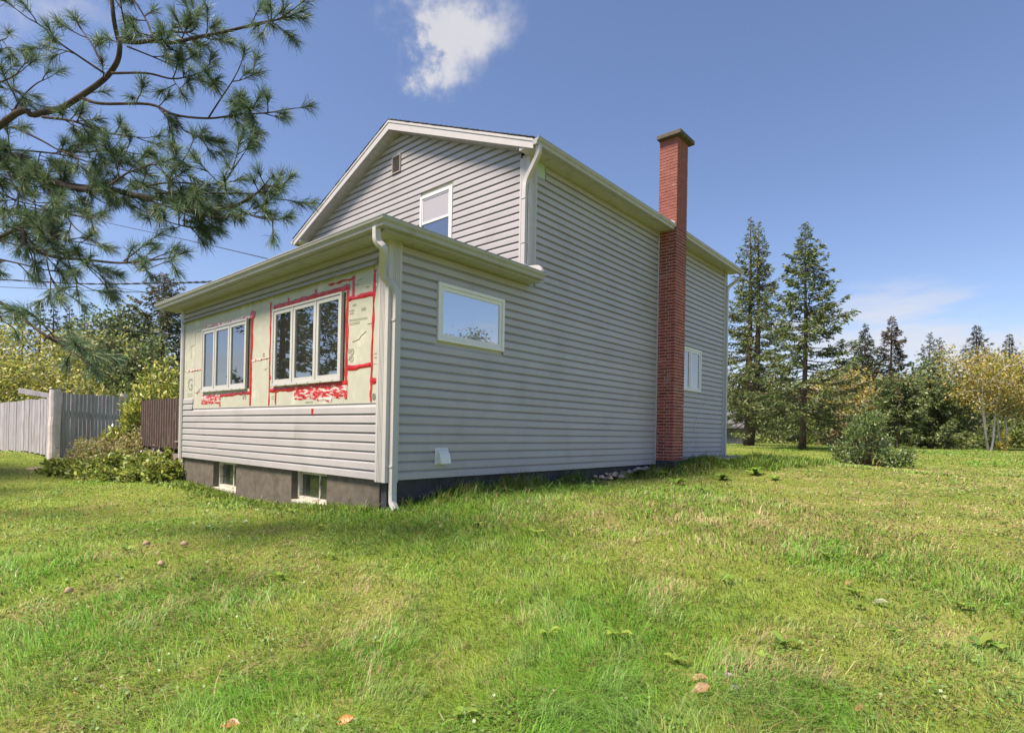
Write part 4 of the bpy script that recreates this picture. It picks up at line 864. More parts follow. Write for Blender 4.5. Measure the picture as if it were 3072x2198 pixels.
# ------------------------------------------------------------------ planting in front of the deck
RH = [(.40, .42, .06), (.30, .36, .06), (.48, .46, .08), (.2, .26, .05)]
q = gpt(470, 15.6); shrub('rhododendron', 'bright yellow green glossy leaved shrub rising behind the deck rail', gpt(478, 17.0), 1.05, .8, top_h(480, 1110, 17.0), 101, nl=3600, size=(.15, .05), pal=RH, material='glossleaf', nclump=50, stems=16, bottom=.4)
shrub('rhododendron', 'glossy yellow green shrub between log post and deck', gpt(408, 15.9), .52, .5, top_h(410, 1190, 15.9), 102, nl=3000, size=(.15, .05), pal=RH, material='glossleaf', nclump=26, stems=12, bottom=.15)
shrub('rhododendron', 'low arching glossy shrub leaning toward the fence', gpt(335, 15.6), .45, .4, top_h(340, 1275, 15.6), 103, nl=1300, size=(.15, .05), pal=RH, material='glossleaf', nclump=18, stems=10, bottom=.2)
SPI = [(.42, .33, .18), (.36, .34, .10), (.32, .38, .08), (.46, .38, .22)]
shrub('spirea', 'rusty brown flowered spirea mound before the fence', gpt(300, 15.0), 1.15, .7, top_h(300, 1318, 15.0), 104, nl=5200, size=(.07, .035), pal=SPI, nclump=55, stems=20)
shrub('spirea', 'rusty spirea standing below the deck corner', gpt(395, 14.7), .75, .6, top_h(400, 1290, 14.7), 105, nl=4000, size=(.07, .035), pal=SPI, nclump=45, stems=20)
AST = [(.48, .44, .45), (.42, .39, .34), (.26, .29, .12), (.34, .31, .28)]
shrub('aster', 'grey seeded aster clump under the deck rail', gpt(470, 13.9), .85, .55, top_h(470, 1332, 13.9), 106, nl=4600, size=(.055, .035), pal=AST, nclump=50, stems=24, cat='plant')
GRN = [(.24, .32, .06), (.30, .36, .07), (.17, .24, .05), (.38, .40, .08)]
for i, (u, dep, sx, vt, lab) in enumerate(((200, 14.4, .8, 1385, 'leafy green ground plant at the fence post foot'), (270, 14.0, .8, 1372, 'leafy green plant below the rusty spirea'), (350, 13.6, .8, 1368, 'leafy green plant below the deck corner'), (430, 13.0, .7, 1372, 'leafy green plant below the grey aster'), (500, 12.5, .6, 1380, 'leafy plant against the foundation end'), (520, 13.4, .45, 1340, 'upright leafy plant between deck and house corner'))):
    shrub('leafy_plant', lab, gpt(u, dep), sx, .5, max(.35, top_h(u, vt, dep)), 110+i, nl=2300, size=(.10, .06), pal=GRN, nclump=34, stems=10, cat='plant', bottom=0.)
# flat pale stone by the fence post
def stone(name, label, c, a, b, h, seed, mt='stone', cat='stone', group=None, flat=True):
    r = np.random.default_rng(seed); V = []; nr = 4; ns = 9
    for i in range(nr+1):
        ph = i/nr*math.pi/2 if flat else i/nr*math.pi/2
        for k in range(ns):
            th = 2*math.pi*k/ns; w = 1+r.normal(0, .07); V.append((a*math.cos(th)*math.cos(ph)*w, b*math.sin(th)*math.cos(ph)*w, h*math.sin(ph)*(1+r.normal(0, .03))))
    F = [(i*ns+k, i*ns+(k+1) % ns, (i+1)*ns+(k+1) % ns, (i+1)*ns+k) for i in range(nr) for k in range(ns)]+[tuple(range(ns))[::-1]]
    me = bpy.data.meshes.new(name); me.from_pydata(V, [], F); me.update(); me.polygons.foreach_set('use_smooth', np.ones(len(me.polygons), dtype=bool))
    o = link(name, me, M[mt], None, (c[0], c[1], c[2]-h*.15)); o.rotation_euler = (0, 0, r.uniform(0, 6)); tag(o, label, cat, group); return o
stone('flat_stone', 'flat pale slab lying by the fence post foot', gpt(140, 14.6), .55, .3, .10, 3)
# ------------------------------------------------------------------ overhead cables
def cable(pix, rad, label, twist=False):
    P = np.array([at(u, v, d) for u, v, d in pix]); m = MB()
    if twist:
        Q = smooth_path(P, 40); s_ = np.arange(len(Q)); T = unit(np.gradient(Q, axis=0)); a = unit(np.cross(T, [0, 0, 1.])); b = np.cross(T, a)
        for ph in (0, math.pi): m.tube(Q+a*(np.cos(s_*.55+ph)*rad*.8)[:, None]+b*(np.sin(s_*.55+ph)*rad*.8)[:, None], rad*.8, 5)
    else: m.tube(smooth_path(P, 6), rad, 6)
    tag(m.build('overhead_cable', M['cable'], None), label, 'cable')
cable([(-60, 835, 24), (250, 851, 21), (480, 849, 18), (640, 845, 15), (760, 838, 13)], .020, 'thick twisted overhead cable running to the sunroom eave', True)
cable([(280, 660, 26), (560, 720, 20), (810, 778, 14), (860, 790, 13)], .011, 'thin overhead cable slanting down to the house roof')
cable([(-60, 858, 30), (200, 869, 26), (400, 876, 22), (600, 882, 17)], .013, 'thin overhead cable just below the twisted one')
cable([(-60, 940, 24), (140, 962, 21), (330, 984, 18), (520, 1003, 14.5), (560, 1007, 13)], .014, 'lowest overhead cable crossing before the birches')
cable([(300, 852, 26), (380, 868, 24), (450, 878, 22)], .010, 'short thin cable joining two overhead cables')

# ------------------------------------------------------------------ near pine, trunk outside the picture
def A1(x, y): return (x*.4229, y*.4229)
def A2(x, y): return (x*.4229, 440+y*.4229)
def A3(x, y): return (x*.2643, 780+y*.2643)
TRK = at(-420, 900, 7.6); pine = empty('pine_tree', (TRK[0], TRK[1], gz(TRK[0], TRK[1])))
tag(pine, 'large pine with long needled boughs hanging over the front lawn', 'tree')
PO = np.array(pine.location); tmb = MB(); twigs = []
rp = np.random.default_rng(77)
hT = 8.2; tpts = [np.array([.06*math.sin(i), .05*math.cos(1.3*i), -.3+i*hT/9]) for i in range(10)]
tk = MB().tube(tpts, [.24*(1-i/10)+.03 for i in range(10)], 12).build('trunk', M['pinebark'], pine, smooth=True); tk.location = (0, 0, 0)
def limb(pix, d0, d1, r0, r1, A, trunk=False, tw=7.0, tl=(.18, .42), start=.15, leafy=1.0):
    n = len(pix); ds = np.linspace(d0, d1, n)+rp.normal(0, .05, n); P = [at(*A(x, y), d) for (x, y), d in zip(pix, ds)]
    nn = n
    if trunk:
        z0 = P[0][2]-.9; P = [np.array([TRK[0], TRK[1], z0])]+P
    Q = smooth_path(P, 5)-PO; rr = np.linspace(r0, r1, len(Q))
    if trunk: rr = np.concatenate([np.linspace(r0*1.5, r0, 6)[:5], np.linspace(r0, r1, len(Q)-5)])
    tmb.tube(Q, rr, 7, cap=True)
    T = unit(np.gradient(Q, axis=0)); seg = np.linalg.norm(np.diff(Q, axis=0), axis=1); S = np.concatenate([[0], np.cumsum(seg)]); L = S[-1]
    k = int(L*tw*leafy*.66); pos = np.sort(rp.uniform(start, 1, k))*L
    for j, s_ in enumerate(pos):
        p = np.array([np.interp(s_, S, Q[:, c]) for c in range(3)]); t = unit(np.array([np.interp(s_, S, T[:, c]) for c in range(3)]))
        az = j*2.4+rp.normal(0, .5); a = unit(np.cross(t, [0, 0, 1.])); b = np.cross(t, a)
        d = unit(t*rp.uniform(.5, 1.2)+(a*math.cos(az)+b*math.sin(az)*.8)*rp.uniform(.6, 1.0)); twig(p, d, rp.uniform(*tl)*(1.15-.5*s_/L), 0)
    twig(Q[-1], T[-1], .2, 1)
def twig(p, d, L, lev):
    q = [p]; dd = d
    for i in range(4): dd = unit(dd+rp.normal(0, .09, 3)+np.array([0, 0, .02])); q.append(q[-1]+dd*L/4)
    q = np.array(q); tmb.tube(q, np.linspace(.0065, .003, 5)*(1.0 if lev == 0 else .8), 4, cap=False); twigs.append((q, L))
    if lev == 0 and L > .26:
        for _ in range(rp.integers(1, 4)):
            i = rp.integers(1, 4); a = unit(rp.normal(0, 1, 3)); twig(q[i], unit(dd+a*.8), L*rp.uniform(.4, .6), 1)
limb([(0, 890), (240, 815), (420, 770), (560, 690), (740, 560), (830, 440), (850, 330), (835, 270), (810, 150), (790, -30)], 6.0, 5.4, .032, .018, A1, True, tw=5, start=.35, leafy=.6)
limb([(850, 285), (960, 300), (1085, 290), (1200, 305), (1400, 265), (1640, 215), (1840, 165), (1980, 135), (2060, 80)], 5.5, 5.0, .024, .006, A1, start=.2, tw=15)
limb([(1085, 285), (1110, 260), (1200, 225), (1330, 230), (1390, 190), (1410, 110), (1450, 20)], 5.4, 5.5, .013, .006, A1, tw=15)
limb([(1085, 270), (1040, 150), (960, 10)], 5.4, 5.6, .010, .006, A1, tw=13); limb([(920, 265), (880, 150), (855, 20)], 5.4, 5.2, .009, .006, A1, tw=7)
limb([(740, 520), (560, 400), (430, 310), (300, 190), (190, 125)], 5.5, 5.2, .011, .005, A1, tw=8, start=.3)
limb([(720, 450), (650, 310), (560, 190)], 5.5, 5.7, .010, .005, A1, tw=8)
limb([(590, 700), (720, 735), (1060, 740), (1240, 815), (1480, 840), (1680, 815), (1900, 800), (2050, 775)], 5.6, 5.2, .016, .005, A1, tw=13, start=.25)
limb([(1480, 835), (1560, 710), (1640, 590), (1690, 500)], 5.4, 5.2, .008, .004, A1, tw=8, start=.4); limb([(1240, 815), (1300, 920), (1400, 970), (1470, 1005)], 5.4, 5.6, .008, .004, A1, tw=8, start=.3)
limb([(790, 520), (1040, 520), (1230, 560), (1400, 525), (1490, 485)], 5.5, 5.4, .012, .004, A1, tw=10, start=.25)
limb([(300, 830), (520, 860), (700, 930), (860, 960), (1020, 980)], 5.8, 5.6, .014, .004, A1, tw=13, start=.1)
limb([(100, 900), (300, 1000), (450, 1080), (640, 1120)], 5.9, 5.7, .012, .004, A1, tw=11, start=.1)
limb([(60, 860), (150, 700), (250, 600), (330, 560)], 6.0, 6.3, .012, .004, A1, tw=12, start=.1); limb([(-40, 600), (60, 560), (160, 500)], 6.2, 6.0, .012, .004, A1, tw=9); limb([(-60, 320), (0, 290), (50, 270)], 6.0, 5.8, .008, .004, A1, tw=9)
limb([(900, 330), (1100, 410), (1250, 480), (1330, 530)], 5.5, 5.7, .008, .004, A1, tw=11)
limb([(0, 120), (220, 200), (500, 280), (780, 305), (930, 340), (1100, 365), (1250, 385), (1430, 435), (1560, 450), (1700, 405), (1820, 330), (1880, 270)], 6.3, 5.0, .042, .007, A2, True, tw=14, start=.42, tl=(.16, .36))
limb([(0, 135), (220, 215), (500, 290), (780, 320)], 6.3, 5.9, .03, .03, A2, tw=10, start=.05)
for pts in ([(780, 270), (900, 190), (970, 160), (1080, 120)], [(1190, 300), (1230, 180), (1290, 110), (1340, 30)], [(1540, 330), (1640, 180), (1710, 80)], [(1800, 440), (1900, 390), (1980, 310)], [(1650, 430), (1820, 500), (1960, 520)], [(950, 300), (1150, 260), (1350, 260), (1500, 290)], [(1000, 360), (1200, 430), (1400, 480), (1600, 500), (1800, 470)], [(1100, 330), (1350, 330), (1600, 330), (1750, 330)]):
    limb(pts, 5.4, 5.1, .011, .004, A2, tw=11 if len(pts) > 3 else 12, start=.1)
for pts in ([(800, 340), (960, 430), (1100, 490), (1230, 545), (1360, 570)], [(300, 250), (420, 400), (520, 560), (620, 640)], [(220, 430), (350, 460), (480, 480), (640, 505)], [(60, 180), (130, 330), (230, 390), (330, 400)], [(1300, 520), (1420, 560), (1500, 590)]):
    limb(pts, 5.9, 5.5, .010, .004, A2, tw=9, start=.1)
for pts in ([(0, 20), (200, 30), (450, 60), (700, 130), (900, 170)], [(0, 230), (150, 300), (300, 330)], [(420, 20), (600, 40), (800, 20), (950, 50)], [(0, 450), (120, 480), (260, 470)], [(0, 330), (140, 390), (280, 420)], [(500, 280), (620, 330), (720, 390)], [(100, 560), (260, 600), (420, 640)]):
    limb(pts, 6.4, 6.0, .012, .004, A2, tw=9, start=.0)
limb([(0, 640), (200, 720), (400, 785), (600, 800), (850, 825), (1080, 805), (1210, 785)], 5.9, 5.2, .020, .006, A2, True, tw=11, start=.4)
limb([(480, 800), (540, 950), (620, 1000)], 5.4, 5.4, .007, .004, A2, tw=9, start=.3); limb([(880, 810), (960, 750), (1030, 690)], 5.3, 5.3, .007, .004, A2, tw=10); limb([(560, 790), (650, 880), (700, 930)], 5.4, 5.5, .006, .004, A2, tw=9); limb([(940, 820), (1000, 880), (1090, 850)], 5.2, 5.1, .006, .004, A2, tw=9)
limb([(0, 800), (140, 830), (300, 870), (420, 880)], 6.0, 5.8, .010, .004, A2, tw=12); limb([(150, 700), (300, 650), (450, 660), (620, 690)], 5.8, 5.6, .010, .004, A2, tw=11); limb([(330, 800), (360, 920), (420, 1000), (470, 1040)], 5.5, 5.6, .007, .004, A2, tw=10)
limb([(-60, 440), (200, 620), (310, 700), (520, 860), (700, 970), (850, 1060), (960, 1150)], 4.9, 4.3, .016, .006, A3, False, tw=5, start=.35, tl=(.14, .3))
limb([(500, 920), (550, 850), (650, 790)], 4.6, 4.5, .006, .004, A3, tw=4); limb([(0, 680), (80, 720), (150, 770)], 4.9, 4.8, .006, .004, A3, tw=8); limb([(560, 860), (700, 910), (820, 940)], 4.5, 4.4, .006, .004, A3, tw=9); limb([(700, 970), (850, 975), (1000, 1010)], 4.4, 4.4, .006, .004, A3, tw=9)
tmb.build('limbs', M['pinebark'], pine, smooth=True).location = (0, 0, 0)
P = []; D = []; Ls = []
for q, L in twigs:
    n = int(60+200*min(.30, L)); a = rp.random(n)**.75; a = .42+.58*a; ii = np.clip(a*4, 0, 3.999); i0 = ii.astype(int); fr = (ii-i0)[:, None]; b = q[i0]*(1-fr)+q[i0+1]*fr; t = unit(q[i0+1]-q[i0])
    D.append(unit(t*rp.uniform(.55, 1.35, (n, 1))+unit(rp.normal(0, 1, (n, 3)))*.75+np.array([0, 0, -.10]))); P.append(b); Ls.append(rp.uniform(.10, .15, n))
P = np.vstack(P); D = np.vstack(D); Ls = np.concatenate(Ls); n = len(P); print('pine needles', n)
S = unit(np.cross(D, rp.normal(0, 1, (n, 3)))); Wd = .0016
V = np.stack([P-S*Wd, P+S*Wd, P+D*(Ls*.6)[:, None]+S*Wd+np.array([0, 0, -.001]), P+D*(Ls*.6)[:, None]-S*Wd, P+D*Ls[:, None]+np.array([0, 0, -.012])*(Ls/.1)[:, None]], 1).reshape(-1, 3)
B = np.arange(n)[:, None]*5; F = np.concatenate([B+np.array([[0, 1, 2]]), B+np.array([[0, 2, 3]]), B+np.array([[3, 2, 4]])])
link('needles', npmesh('needles', V, F, np.repeat(jit_col(rp, n, [(.125, .205, .10), (.17, .25, .11), (.09, .16, .085), (.30, .29, .11)], [.35, .3, .3, .05]), 5, 0)), M['needle'], pine, (0, 0, 0))
for i, (x, y, sx, h, lab) in enumerate(((-24, -6.5, 2.5, 2.6, 'green bush far out on the front lawn'), (-27, -10, 3.0, 3.2, 'olive bush at the front boundary of the lawn'), (-22, -9.5, 2.2, 2.4, 'green bush between the front lawn pines'))):
    shrub('bush', lab, np.array([x, y, gz(x, y)]), sx, 2.0, h, 130+i, nl=2500, size=(.2, .12), pal=[(.11, .15, .035), (.15, .17, .04)], stems=8, nclump=45, bottom=.0)
# trees in front of the house that its windows mirror and that shade the sunroom
for i, (x, y, h, R, lab) in enumerate(((-12.8, -5.0, 7.6, 1.7, 'tall dark pine in front of the house beyond the fence line'), (-9.5, -6.4, 6.4, 2.3, 'dark bushy pine on the front lawn facing the windows'), (-15.8, -7.9, 6.8, 2.2, 'dark pine farther out on the front lawn'), (-13.0, -11.5, 6.8, 2.6, 'bushy pine at the front edge of the lawn'))):
    conifer('pine_tree', lab, np.array([x, y, gz(x, y)]), h, R, 120+i, clear=.14, nb=62, dens=.65, shape=.35, pal=[(.08, .11, .045), (.10, .13, .05)], spray=(.26, .08), up=(.5, -.1), tr=.024)
# ------------------------------------------------------------------ lawn
rg = np.random.default_rng(21)
def gpix(u, v):      # ground point seen at a pixel
    d = ray(u, v); t = 1.0
    for _ in range(60):
        p = CAM+d*t; e = p[2]-gz(p[0], p[1]); t += e/max(.03, -d[2]+.0)*.7
        if abs(e) < .002: break
    return CAM+d*t
GREEN = np.array([.180, .385, .048]); YGRN = np.array([.300, .430, .068]); BLUE = np.array([.23, .375, .10]); STRAW = np.array([.50, .41, .21]); BRN = np.array([.30, .225, .11])
dry = [(*gpix(u, v)[:2], r, a) for u, v, r, a in ((2050, 1540, 1.3, .7), (1900, 1600, 1.2, .55), (2250, 1530, 1.6, .5), (2850, 1560, 2.2, .7), (3000, 1620, 1.6, .6), (1700, 1570, .9, .5), (1500, 1500, .5, .3), (900, 1960, .22, .6), (1340, 2010, .25, .6), (820, 1840, .3, .5), (2700, 1450, 2.5, .5), (2950, 1430, 4.0, .6), (2400, 1440, 2.2, .45), (2300, 1600, 1.2, .5), (2600, 1600, 1.4, .45), (1560, 1860, .3, .4), (2620, 1880, .3, .5))]
lush = [(*gpix(u, v)[:2], r) for u, v, r in ((2300, 2080, .35), (560, 1800, .8), (300, 1900, .8), (1900, 1820, .8), (120, 1700, .8), (1100, 1960, .5), (2450, 2150, .3), (1800, 2150, .4), (700, 2120, .4))]
def blade_field(name, n, rmin, rmax, az, label, cat, hscale=1.0, region=None, wmul=1.0, hmul=1.0, pal=None, tall=None):
    if region is None:
        rr = np.exp(rg.uniform(math.log(rmin), math.log(rmax), n)); th = rg.uniform(-az, az, n)
        x = CAM[0]+rr*np.sin(th-YAW)*1.0; y = CAM[1]+rr*np.cos(th-YAW)
    else: x, y = region(n); rr = np.hypot(x-CAM[0], y-CAM[1])
    keep = ~((x < -.04) & (x > -W_+.08) & (y > .02) & (y < LY)) & ~((x < PC+.02) & (x >= -.1) & (y > YC-.02) & (y < YC2+.04)) & ~((x > 0) & (x < 1.05) & (y > 9.28) & (y < 12.42))
    x, y, rr = x[keep], y[keep], rr[keep]; n = len(x); z = gh(x, y)
    a1 = fbm(x*.45, y*.45, 4); a2 = fbm(x*2.2+9, y*2.2+3, 3); a3 = fbm(x*5+1, y*5+7, 2)
    dr = np.clip((a1-.53)*6, 0, .8)*np.clip((a2-.35)*3, 0, 1)
    for (cx_, cy_, q, am) in dry: dr = dr+am*np.exp(-((x-cx_)**2+(y-cy_)**2)/(q*q))*np.clip(.4+1.5*(a3-.35), .2, 1.3)
    lu = np.clip((.5-a1)*4, 0, .8)
    for (cx_, cy_, q) in lush: lu = lu+.9*np.exp(-((x-cx_)**2+(y-cy_)**2)/(q*q))
    lu = np.clip(lu, 0, 1); dr = np.clip(dr*(1-.5*lu), 0, .92)
    c = YGRN+(GREEN-YGRN)*np.clip(lu+.9*(a2-.35)-dr*.6, 0, 1)[:, None]
    pb = np.clip((a3-.5)*3, 0, .7)[:, None]; c = c*(1-pb)+BLUE*pb
    st = (rg.random(n) < dr*.85+.05)[:, None]; c = np.where(st, np.where(rg.random((n, 1)) < .2, BRN, STRAW), c)
    if pal is not None: c = jit_col(rg, n, pal)
    c = np.clip(c*(1+rg.normal(0, .18, (n, 1))), .01, .6)
    lod = np.maximum(1, rr/3.2)
    h = (.040+.055*lu+.03*np.clip(a3-.4, 0, 1)*2)*rg.uniform(.5, 1.35, n)*np.where(dr > .5, .8, 1)*hmul
    h = h*(1+(rg.random(n) < .025)*rg.uniform(.4, 1.3, n))
    if tall is not None: h = tall(n)
    h = h*np.clip(1.12-rr/60, .6, 1.1)
    w = .0017*lod*rg.uniform(.7, 1.4, n)*wmul
    ph = rg.uniform(0, 2*math.pi, n)*.6+a2*7; ln = h*rg.uniform(.35, 1.6, n)*(1 if tall is None else .55)
    lx, ly = np.cos(ph)*ln, np.sin(ph)*ln; wa = ph+math.pi/2+rg.normal(0, .5, n); wx, wy = np.cos(wa)*w, np.sin(wa)*w
    B = np.stack([x, y, z-.008], 1); S = np.stack([wx, wy, 0*wx], 1); Md = B+np.stack([lx*.30, ly*.30, h*.62], 1); Tp = B+np.stack([lx, ly, h*rg.uniform(.62, 1.0, n)], 1)
    V = np.stack([B-S, B+S, Md+S*.85, Md-S*.85, Tp], 1).reshape(-1, 3); b = np.arange(n)[:, None]*5
    F = np.concatenate([b+np.array([[0, 1, 2]]), b+np.array([[0, 2, 3]]), b+np.array([[3, 2, 4]])])
    o = link(name, npmesh(name, V, F, np.repeat(c, 5, 0)), M['grass']); tag(o, label, cat, kind='stuff'); return o
blade_field('lawn_grass', 400000, 1.7, 48, math.radians(52), 'uneven green lawn grass with dry straw patches', 'grass')
# clover and thatch low in the sward
def low_cover(name, n, label, pal, size, wr, zlo, zhi, thr, rmax=14.0):
    rr = np.exp(rg.uniform(math.log(1.8), math.log(rmax), n)); th = rg.uniform(-.9, .9, n); x = CAM[0]+rr*np.sin(th-YAW); y = CAM[1]+rr*np.cos(th-YAW)
    k = (fbm(x*.9+31, y*.9+11, 3) > thr) & ~((x < .02) & (y > -.02)) & (fbm(x*4+3, y*4+1, 2) > .42); x, y, rr = x[k], y[k], rr[k]; n = len(x)
    P = np.stack([x, y, gh(x, y)+rg.uniform(zlo, zhi, n)], 1); a = rg.uniform(0, 2*math.pi, n); D = unit(np.stack([np.cos(a), np.sin(a), rg.normal(.15, .25, n)], 1)); L = size*rg.uniform(.7, 1.3, n)*np.maximum(1, rr/5)
    sv = np.tile(np.array([0, 0, 1.]), (n, 1))+rg.normal(0, .3, (n, 3))
    tag(link(name, leaf_mesh(name, P, D, L, L*wr, jit_col(rg, n, pal), rg, sv), M['leaf']), label, 'ground cover', kind='stuff')
low_cover('clover_leaves', 60000, 'small round clover leaves low in the lawn', [(.16, .30, .05), (.21, .34, .06), (.14, .25, .05)], .022, .9, .012, .05, .50)
low_cover('dry_thatch', 60000, 'dry straw thatch lying between the blades', [(.40, .32, .16), (.34, .26, .12), (.24, .18, .09)], .06, .06, .004, .03, .47)
# taller weeds along the side foundation
def reg_side(n):
    y = rg.uniform(.1, 9.2, n); x = .02+np.abs(rg.normal(0, .28, n))+np.where(y > YC-.2, .35, 0)+np.where((y > 6.2) & (y < YC), rg.uniform(0, .5, n), 0); k = fbm(x*1.7+3, y*1.7, 3) > rg.uniform(.36, .60, n); return x[k], y[k]
blade_field('foundation_weeds', 16000, 1, 2, 1, 'tall grass and weeds along the dark side foundation', 'weeds', region=reg_side, wmul=.9, pal=[(.15, .28, .04), (.20, .34, .05), (.26, .35, .06), (.40, .34, .15)], tall=lambda n: rg.gamma(4, .032, n)+.03)
def reg_far(n):
    y = rg.uniform(8.3, 13.2, n); x = .5+rg.uniform(0, 1, n)**1.5*1.9+np.where((y > 9.2) & (y < 12.5), .55, 0)*rg.random(n); return x, y
blade_field('landing_weeds', 8000, 1, 2, 1, 'thick tall grass round the plank landing', 'weeds', region=reg_far, wmul=.9, pal=[(.14, .27, .04), (.19, .32, .055), (.24, .33, .06)], tall=lambda n: rg.gamma(5, .026, n)+.03)
def reg_front(n): return rg.uniform(-7.3, -.1, n), -rg.gamma(2, .09, n)
blade_field('front_weeds', 5000, 1, 2, 1, 'low weeds along the front foundation', 'weeds', region=reg_front, wmul=1.3, pal=[(.22, .33, .06), (.28, .38, .07), (.16, .25, .05)], tall=lambda n: rg.gamma(4, .016, n)+.02)
# broad leaved weeds: each a rosette of leaves
def rosette(c, n, L, wd, seed, label, pal, up=.6, group=None, name='leafy_weed'):
    r = np.random.default_rng(seed); m = []; V = []; F = []; C = []
    for i in range(n):
        az = i*2.4+r.normal(0, .3); l = L*r.uniform(.6, 1.1); w = wd*l*r.uniform(.8, 1.2); u0 = up*r.uniform(.5, 1.3); d = np.array([math.cos(az), math.sin(az), 0]); s_ = np.array([-d[1], d[0], 0]); b = len(V); k = 5
        for t in np.linspace(0, 1, k):
            p = d*l*t*.8+np.array([0, 0, l*(u0*t-.55*u0*t*t*1.2)+.01]); ww = w*math.sin(math.pi*min(.97, t*.85+.12))**.8*.5
            V += [p-s_*ww+np.array([0, 0, ww*.35]), p, p+s_*ww+np.array([0, 0, ww*.35])]
        for j in range(k-1):
            o = b+j*3; F += [(o, o+1, o+4, o+3), (o+1, o+2, o+5, o+4)]
        C += [np.array(pal[r.integers(len(pal))])*(1+r.normal(0, .12))]*(3*k)
    o = link(name, npmesh(name, V, F, np.clip(np.array(C), .01, .8), smooth=True), M['leaf'], None, tuple(c)); tag(o, label, 'weed', group); return o
LW = [(.20, .34, .045), (.26, .40, .055), (.16, .28, .045)]
k = 0
for u, v, n, L, lab in ((1510, 1480, 9, .22, 'broad leaved dock weed against the cracked side foundation'), (1535, 1462, 7, .26, 'upright dock weed beside the foundation crack'), (1975, 1432, 14, .30, 'bushy dock weed before the chimney footing'), (1925, 1425, 14, .28, 'bushy dock weed between rock pile and chimney'), (2030, 1455, 10, .26, 'dock weed with drooping leaves below the chimney'), (2265, 1425, 12, .34, 'large dock weed near the plank landing'), (2165, 1440, 12, .26, 'round leafy weed below the plank landing'), (2320, 1440, 8, .22, 'small dock weed past the plank landing'), (1395, 1450, 8, .16, 'leafy weed under the white exhaust hood'), (1450, 1462, 9, .15, 'leafy weed beside the downspout grass'), (2110, 1478, 8, .2, 'low leafy weed on the lawn before the landing')):
    rosette(gpix(u, v)+np.array([0, 0, .01]), n, L, .34, 200+k, lab, LW, .9); k += 1
for i, (u, v) in enumerate(((1180, 1578), (1435, 1585), (880, 1545), (960, 1590), (530, 1563), (625, 1590), (1000, 1680), (830, 1740), (1610, 1610), (2290, 1985), (2030, 1995), (2170, 1750), (2580, 1830), (2560, 1790), (2940, 1945), (3000, 1960), (2350, 1945), (1850, 1920), (1120, 1940), (1390, 2165), (2880, 1830), (2680, 1905), (1640, 1920), (2480, 1680), (1320, 1590), (2210, 2010), (380, 1660))):
    g_ = gpix(u, v); rosette(g_+np.array([0, 0, .015]), 5, .085+.02*(i % 3), .42, 240+i, 'small bright plantain weed sprouting through the lawn', LW+[(.36, .46, .08)], 1.1, group='plantain weeds in the lawn', name='plantain_weed')
def reg_v(u0, v0): return gpix(u0, v0)
for i in range(40):
    x = -7.1+i*.175; y = -abs(random.gauss(.10, .07))-.03
    rosette((x, y, gz(x, y)+.01), 6, random.uniform(.07, .13), .55, 300+i, 'low ground ivy tuft along the front foundation', [(.14, .22, .045), (.18, .25, .06), (.12, .18, .04)], .6, group='ground ivy tufts at the front foundation', name='ground_ivy')
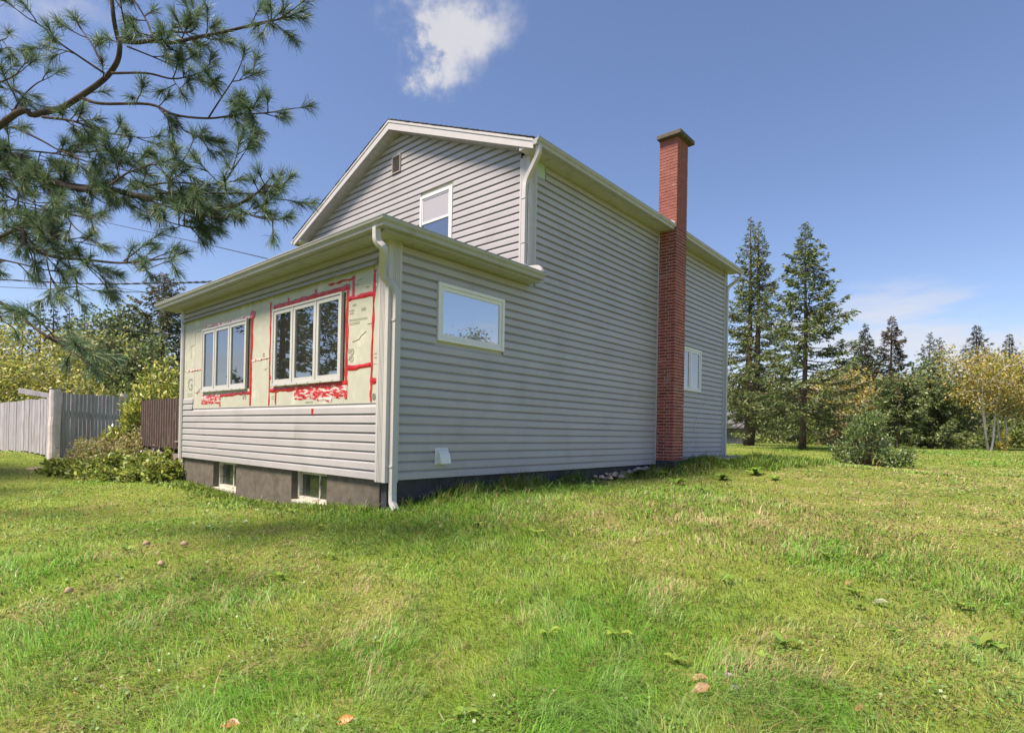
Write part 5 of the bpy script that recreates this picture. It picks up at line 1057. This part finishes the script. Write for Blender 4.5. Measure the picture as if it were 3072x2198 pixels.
# stones and fallen leaves
for i, (u, v, a) in enumerate(((440, 1640, .045), (553, 1641, .045), (483, 1702, .045), (205, 1786, .032), (285, 1686, .02))):
    stone('pale_stone', 'rounded pale stone half sunk in the front lawn', gpix(u, v)+np.array([0, 0, .035]), a, a*.7, .045, 400+i, group='pale stones in the front lawn')
for i in range(34):
    u = 1775+random.gauss(45, 32); v = 1436+random.gauss(0, 9)+(u-1800)*-.10; p = gpix(u, v); p[0] = max(p[0], .08)
    s_ = random.uniform(.04, .11); stone('broken_rock', 'broken tan rock in the pile beside the foundation', (p[0], p[1], gz(p[0], p[1])+random.uniform(.02, .12)), s_, s_*.7, s_*.8, 420+i, 'rubble', 'rock', group='rock pile by the foundation')
def fallen(u, v, L, colr, label, seed, tilt=.5):
    r = np.random.default_rng(seed); V = []; F = []; k = 7
    for i, t in enumerate(np.linspace(0, 1, k)):
        w = L*.27*math.sin(math.pi*(.03+.94*t))**.9*(1+r.uniform(-.18, .18)); cz = .12*L*math.sin(t*2.5)+r.uniform(-.02, .02)*L
        V += [(L*(t-.5), -w, cz+.10*w), (L*(t-.5), 0, cz-.03*L), (L*(t-.5), w, cz+.35*w)]
    for i in range(k-1): o = i*3; F += [(o, o+1, o+4, o+3), (o+1, o+2, o+5, o+4)]
    o = link('fallen_leaf', npmesh('fallen_leaf', np.array(V)*.78, F, np.tile(np.array(colr), (len(V), 1))*(1+r.normal(0, .08, (len(V), 1))), smooth=True), M['leaf'], None, tuple(gpix(u, v)+np.array([0, 0, .034])))
    o.rotation_euler = (tilt*r.uniform(.5, 1), -tilt*.3, r.uniform(-.6, .6)+YAW); tag(o, label, 'leaf')
TAN = (.40, .23, .10)
fallen(2103, 2085, .13, TAN, 'large curled tan leaf lying in the near grass', 1, .9); fallen(2098, 2052, .11, (.50, .30, .15), 'narrow tan leaf just behind the large curled leaf', 2, .35); fallen(1035, 2182, .11, (.58, .24, .03), 'bright orange leaf in the near grass', 3, .9)
fallen(692, 2195, .11, (.50, .20, .06), 'orange brown leaf at the lawn edge', 4, .3); fallen(2580, 2145, .09, TAN, 'small tan leaf lying alone in the right lawn', 5, .4); fallen(2543, 1760, .09, (.42, .27, .12), 'tiny tan leaf far out in the lawn', 6, .4); fallen(2640, 1820, .13, (.24, .28, .12), 'pale green leaf with bent tip in the lawn', 7, .6)
fallen(2203, 2085, .09, (.24, .24, .25), 'grey dried leaf right of the large tan leaf', 8, .8); fallen(2183, 2042, .06, (.3, .3, .31), 'small pale dried leaf near the tan leaves', 9, .6); fallen(1910, 2198-40, .0001+.07, (.22, .23, .2), 'grey shrivelled leaf near the picture foot', 10, .6); fallen(735, 1572, .10, (.42, .40, .34), 'whitish dry leaf on the lawn before the sunroom', 11, .9)
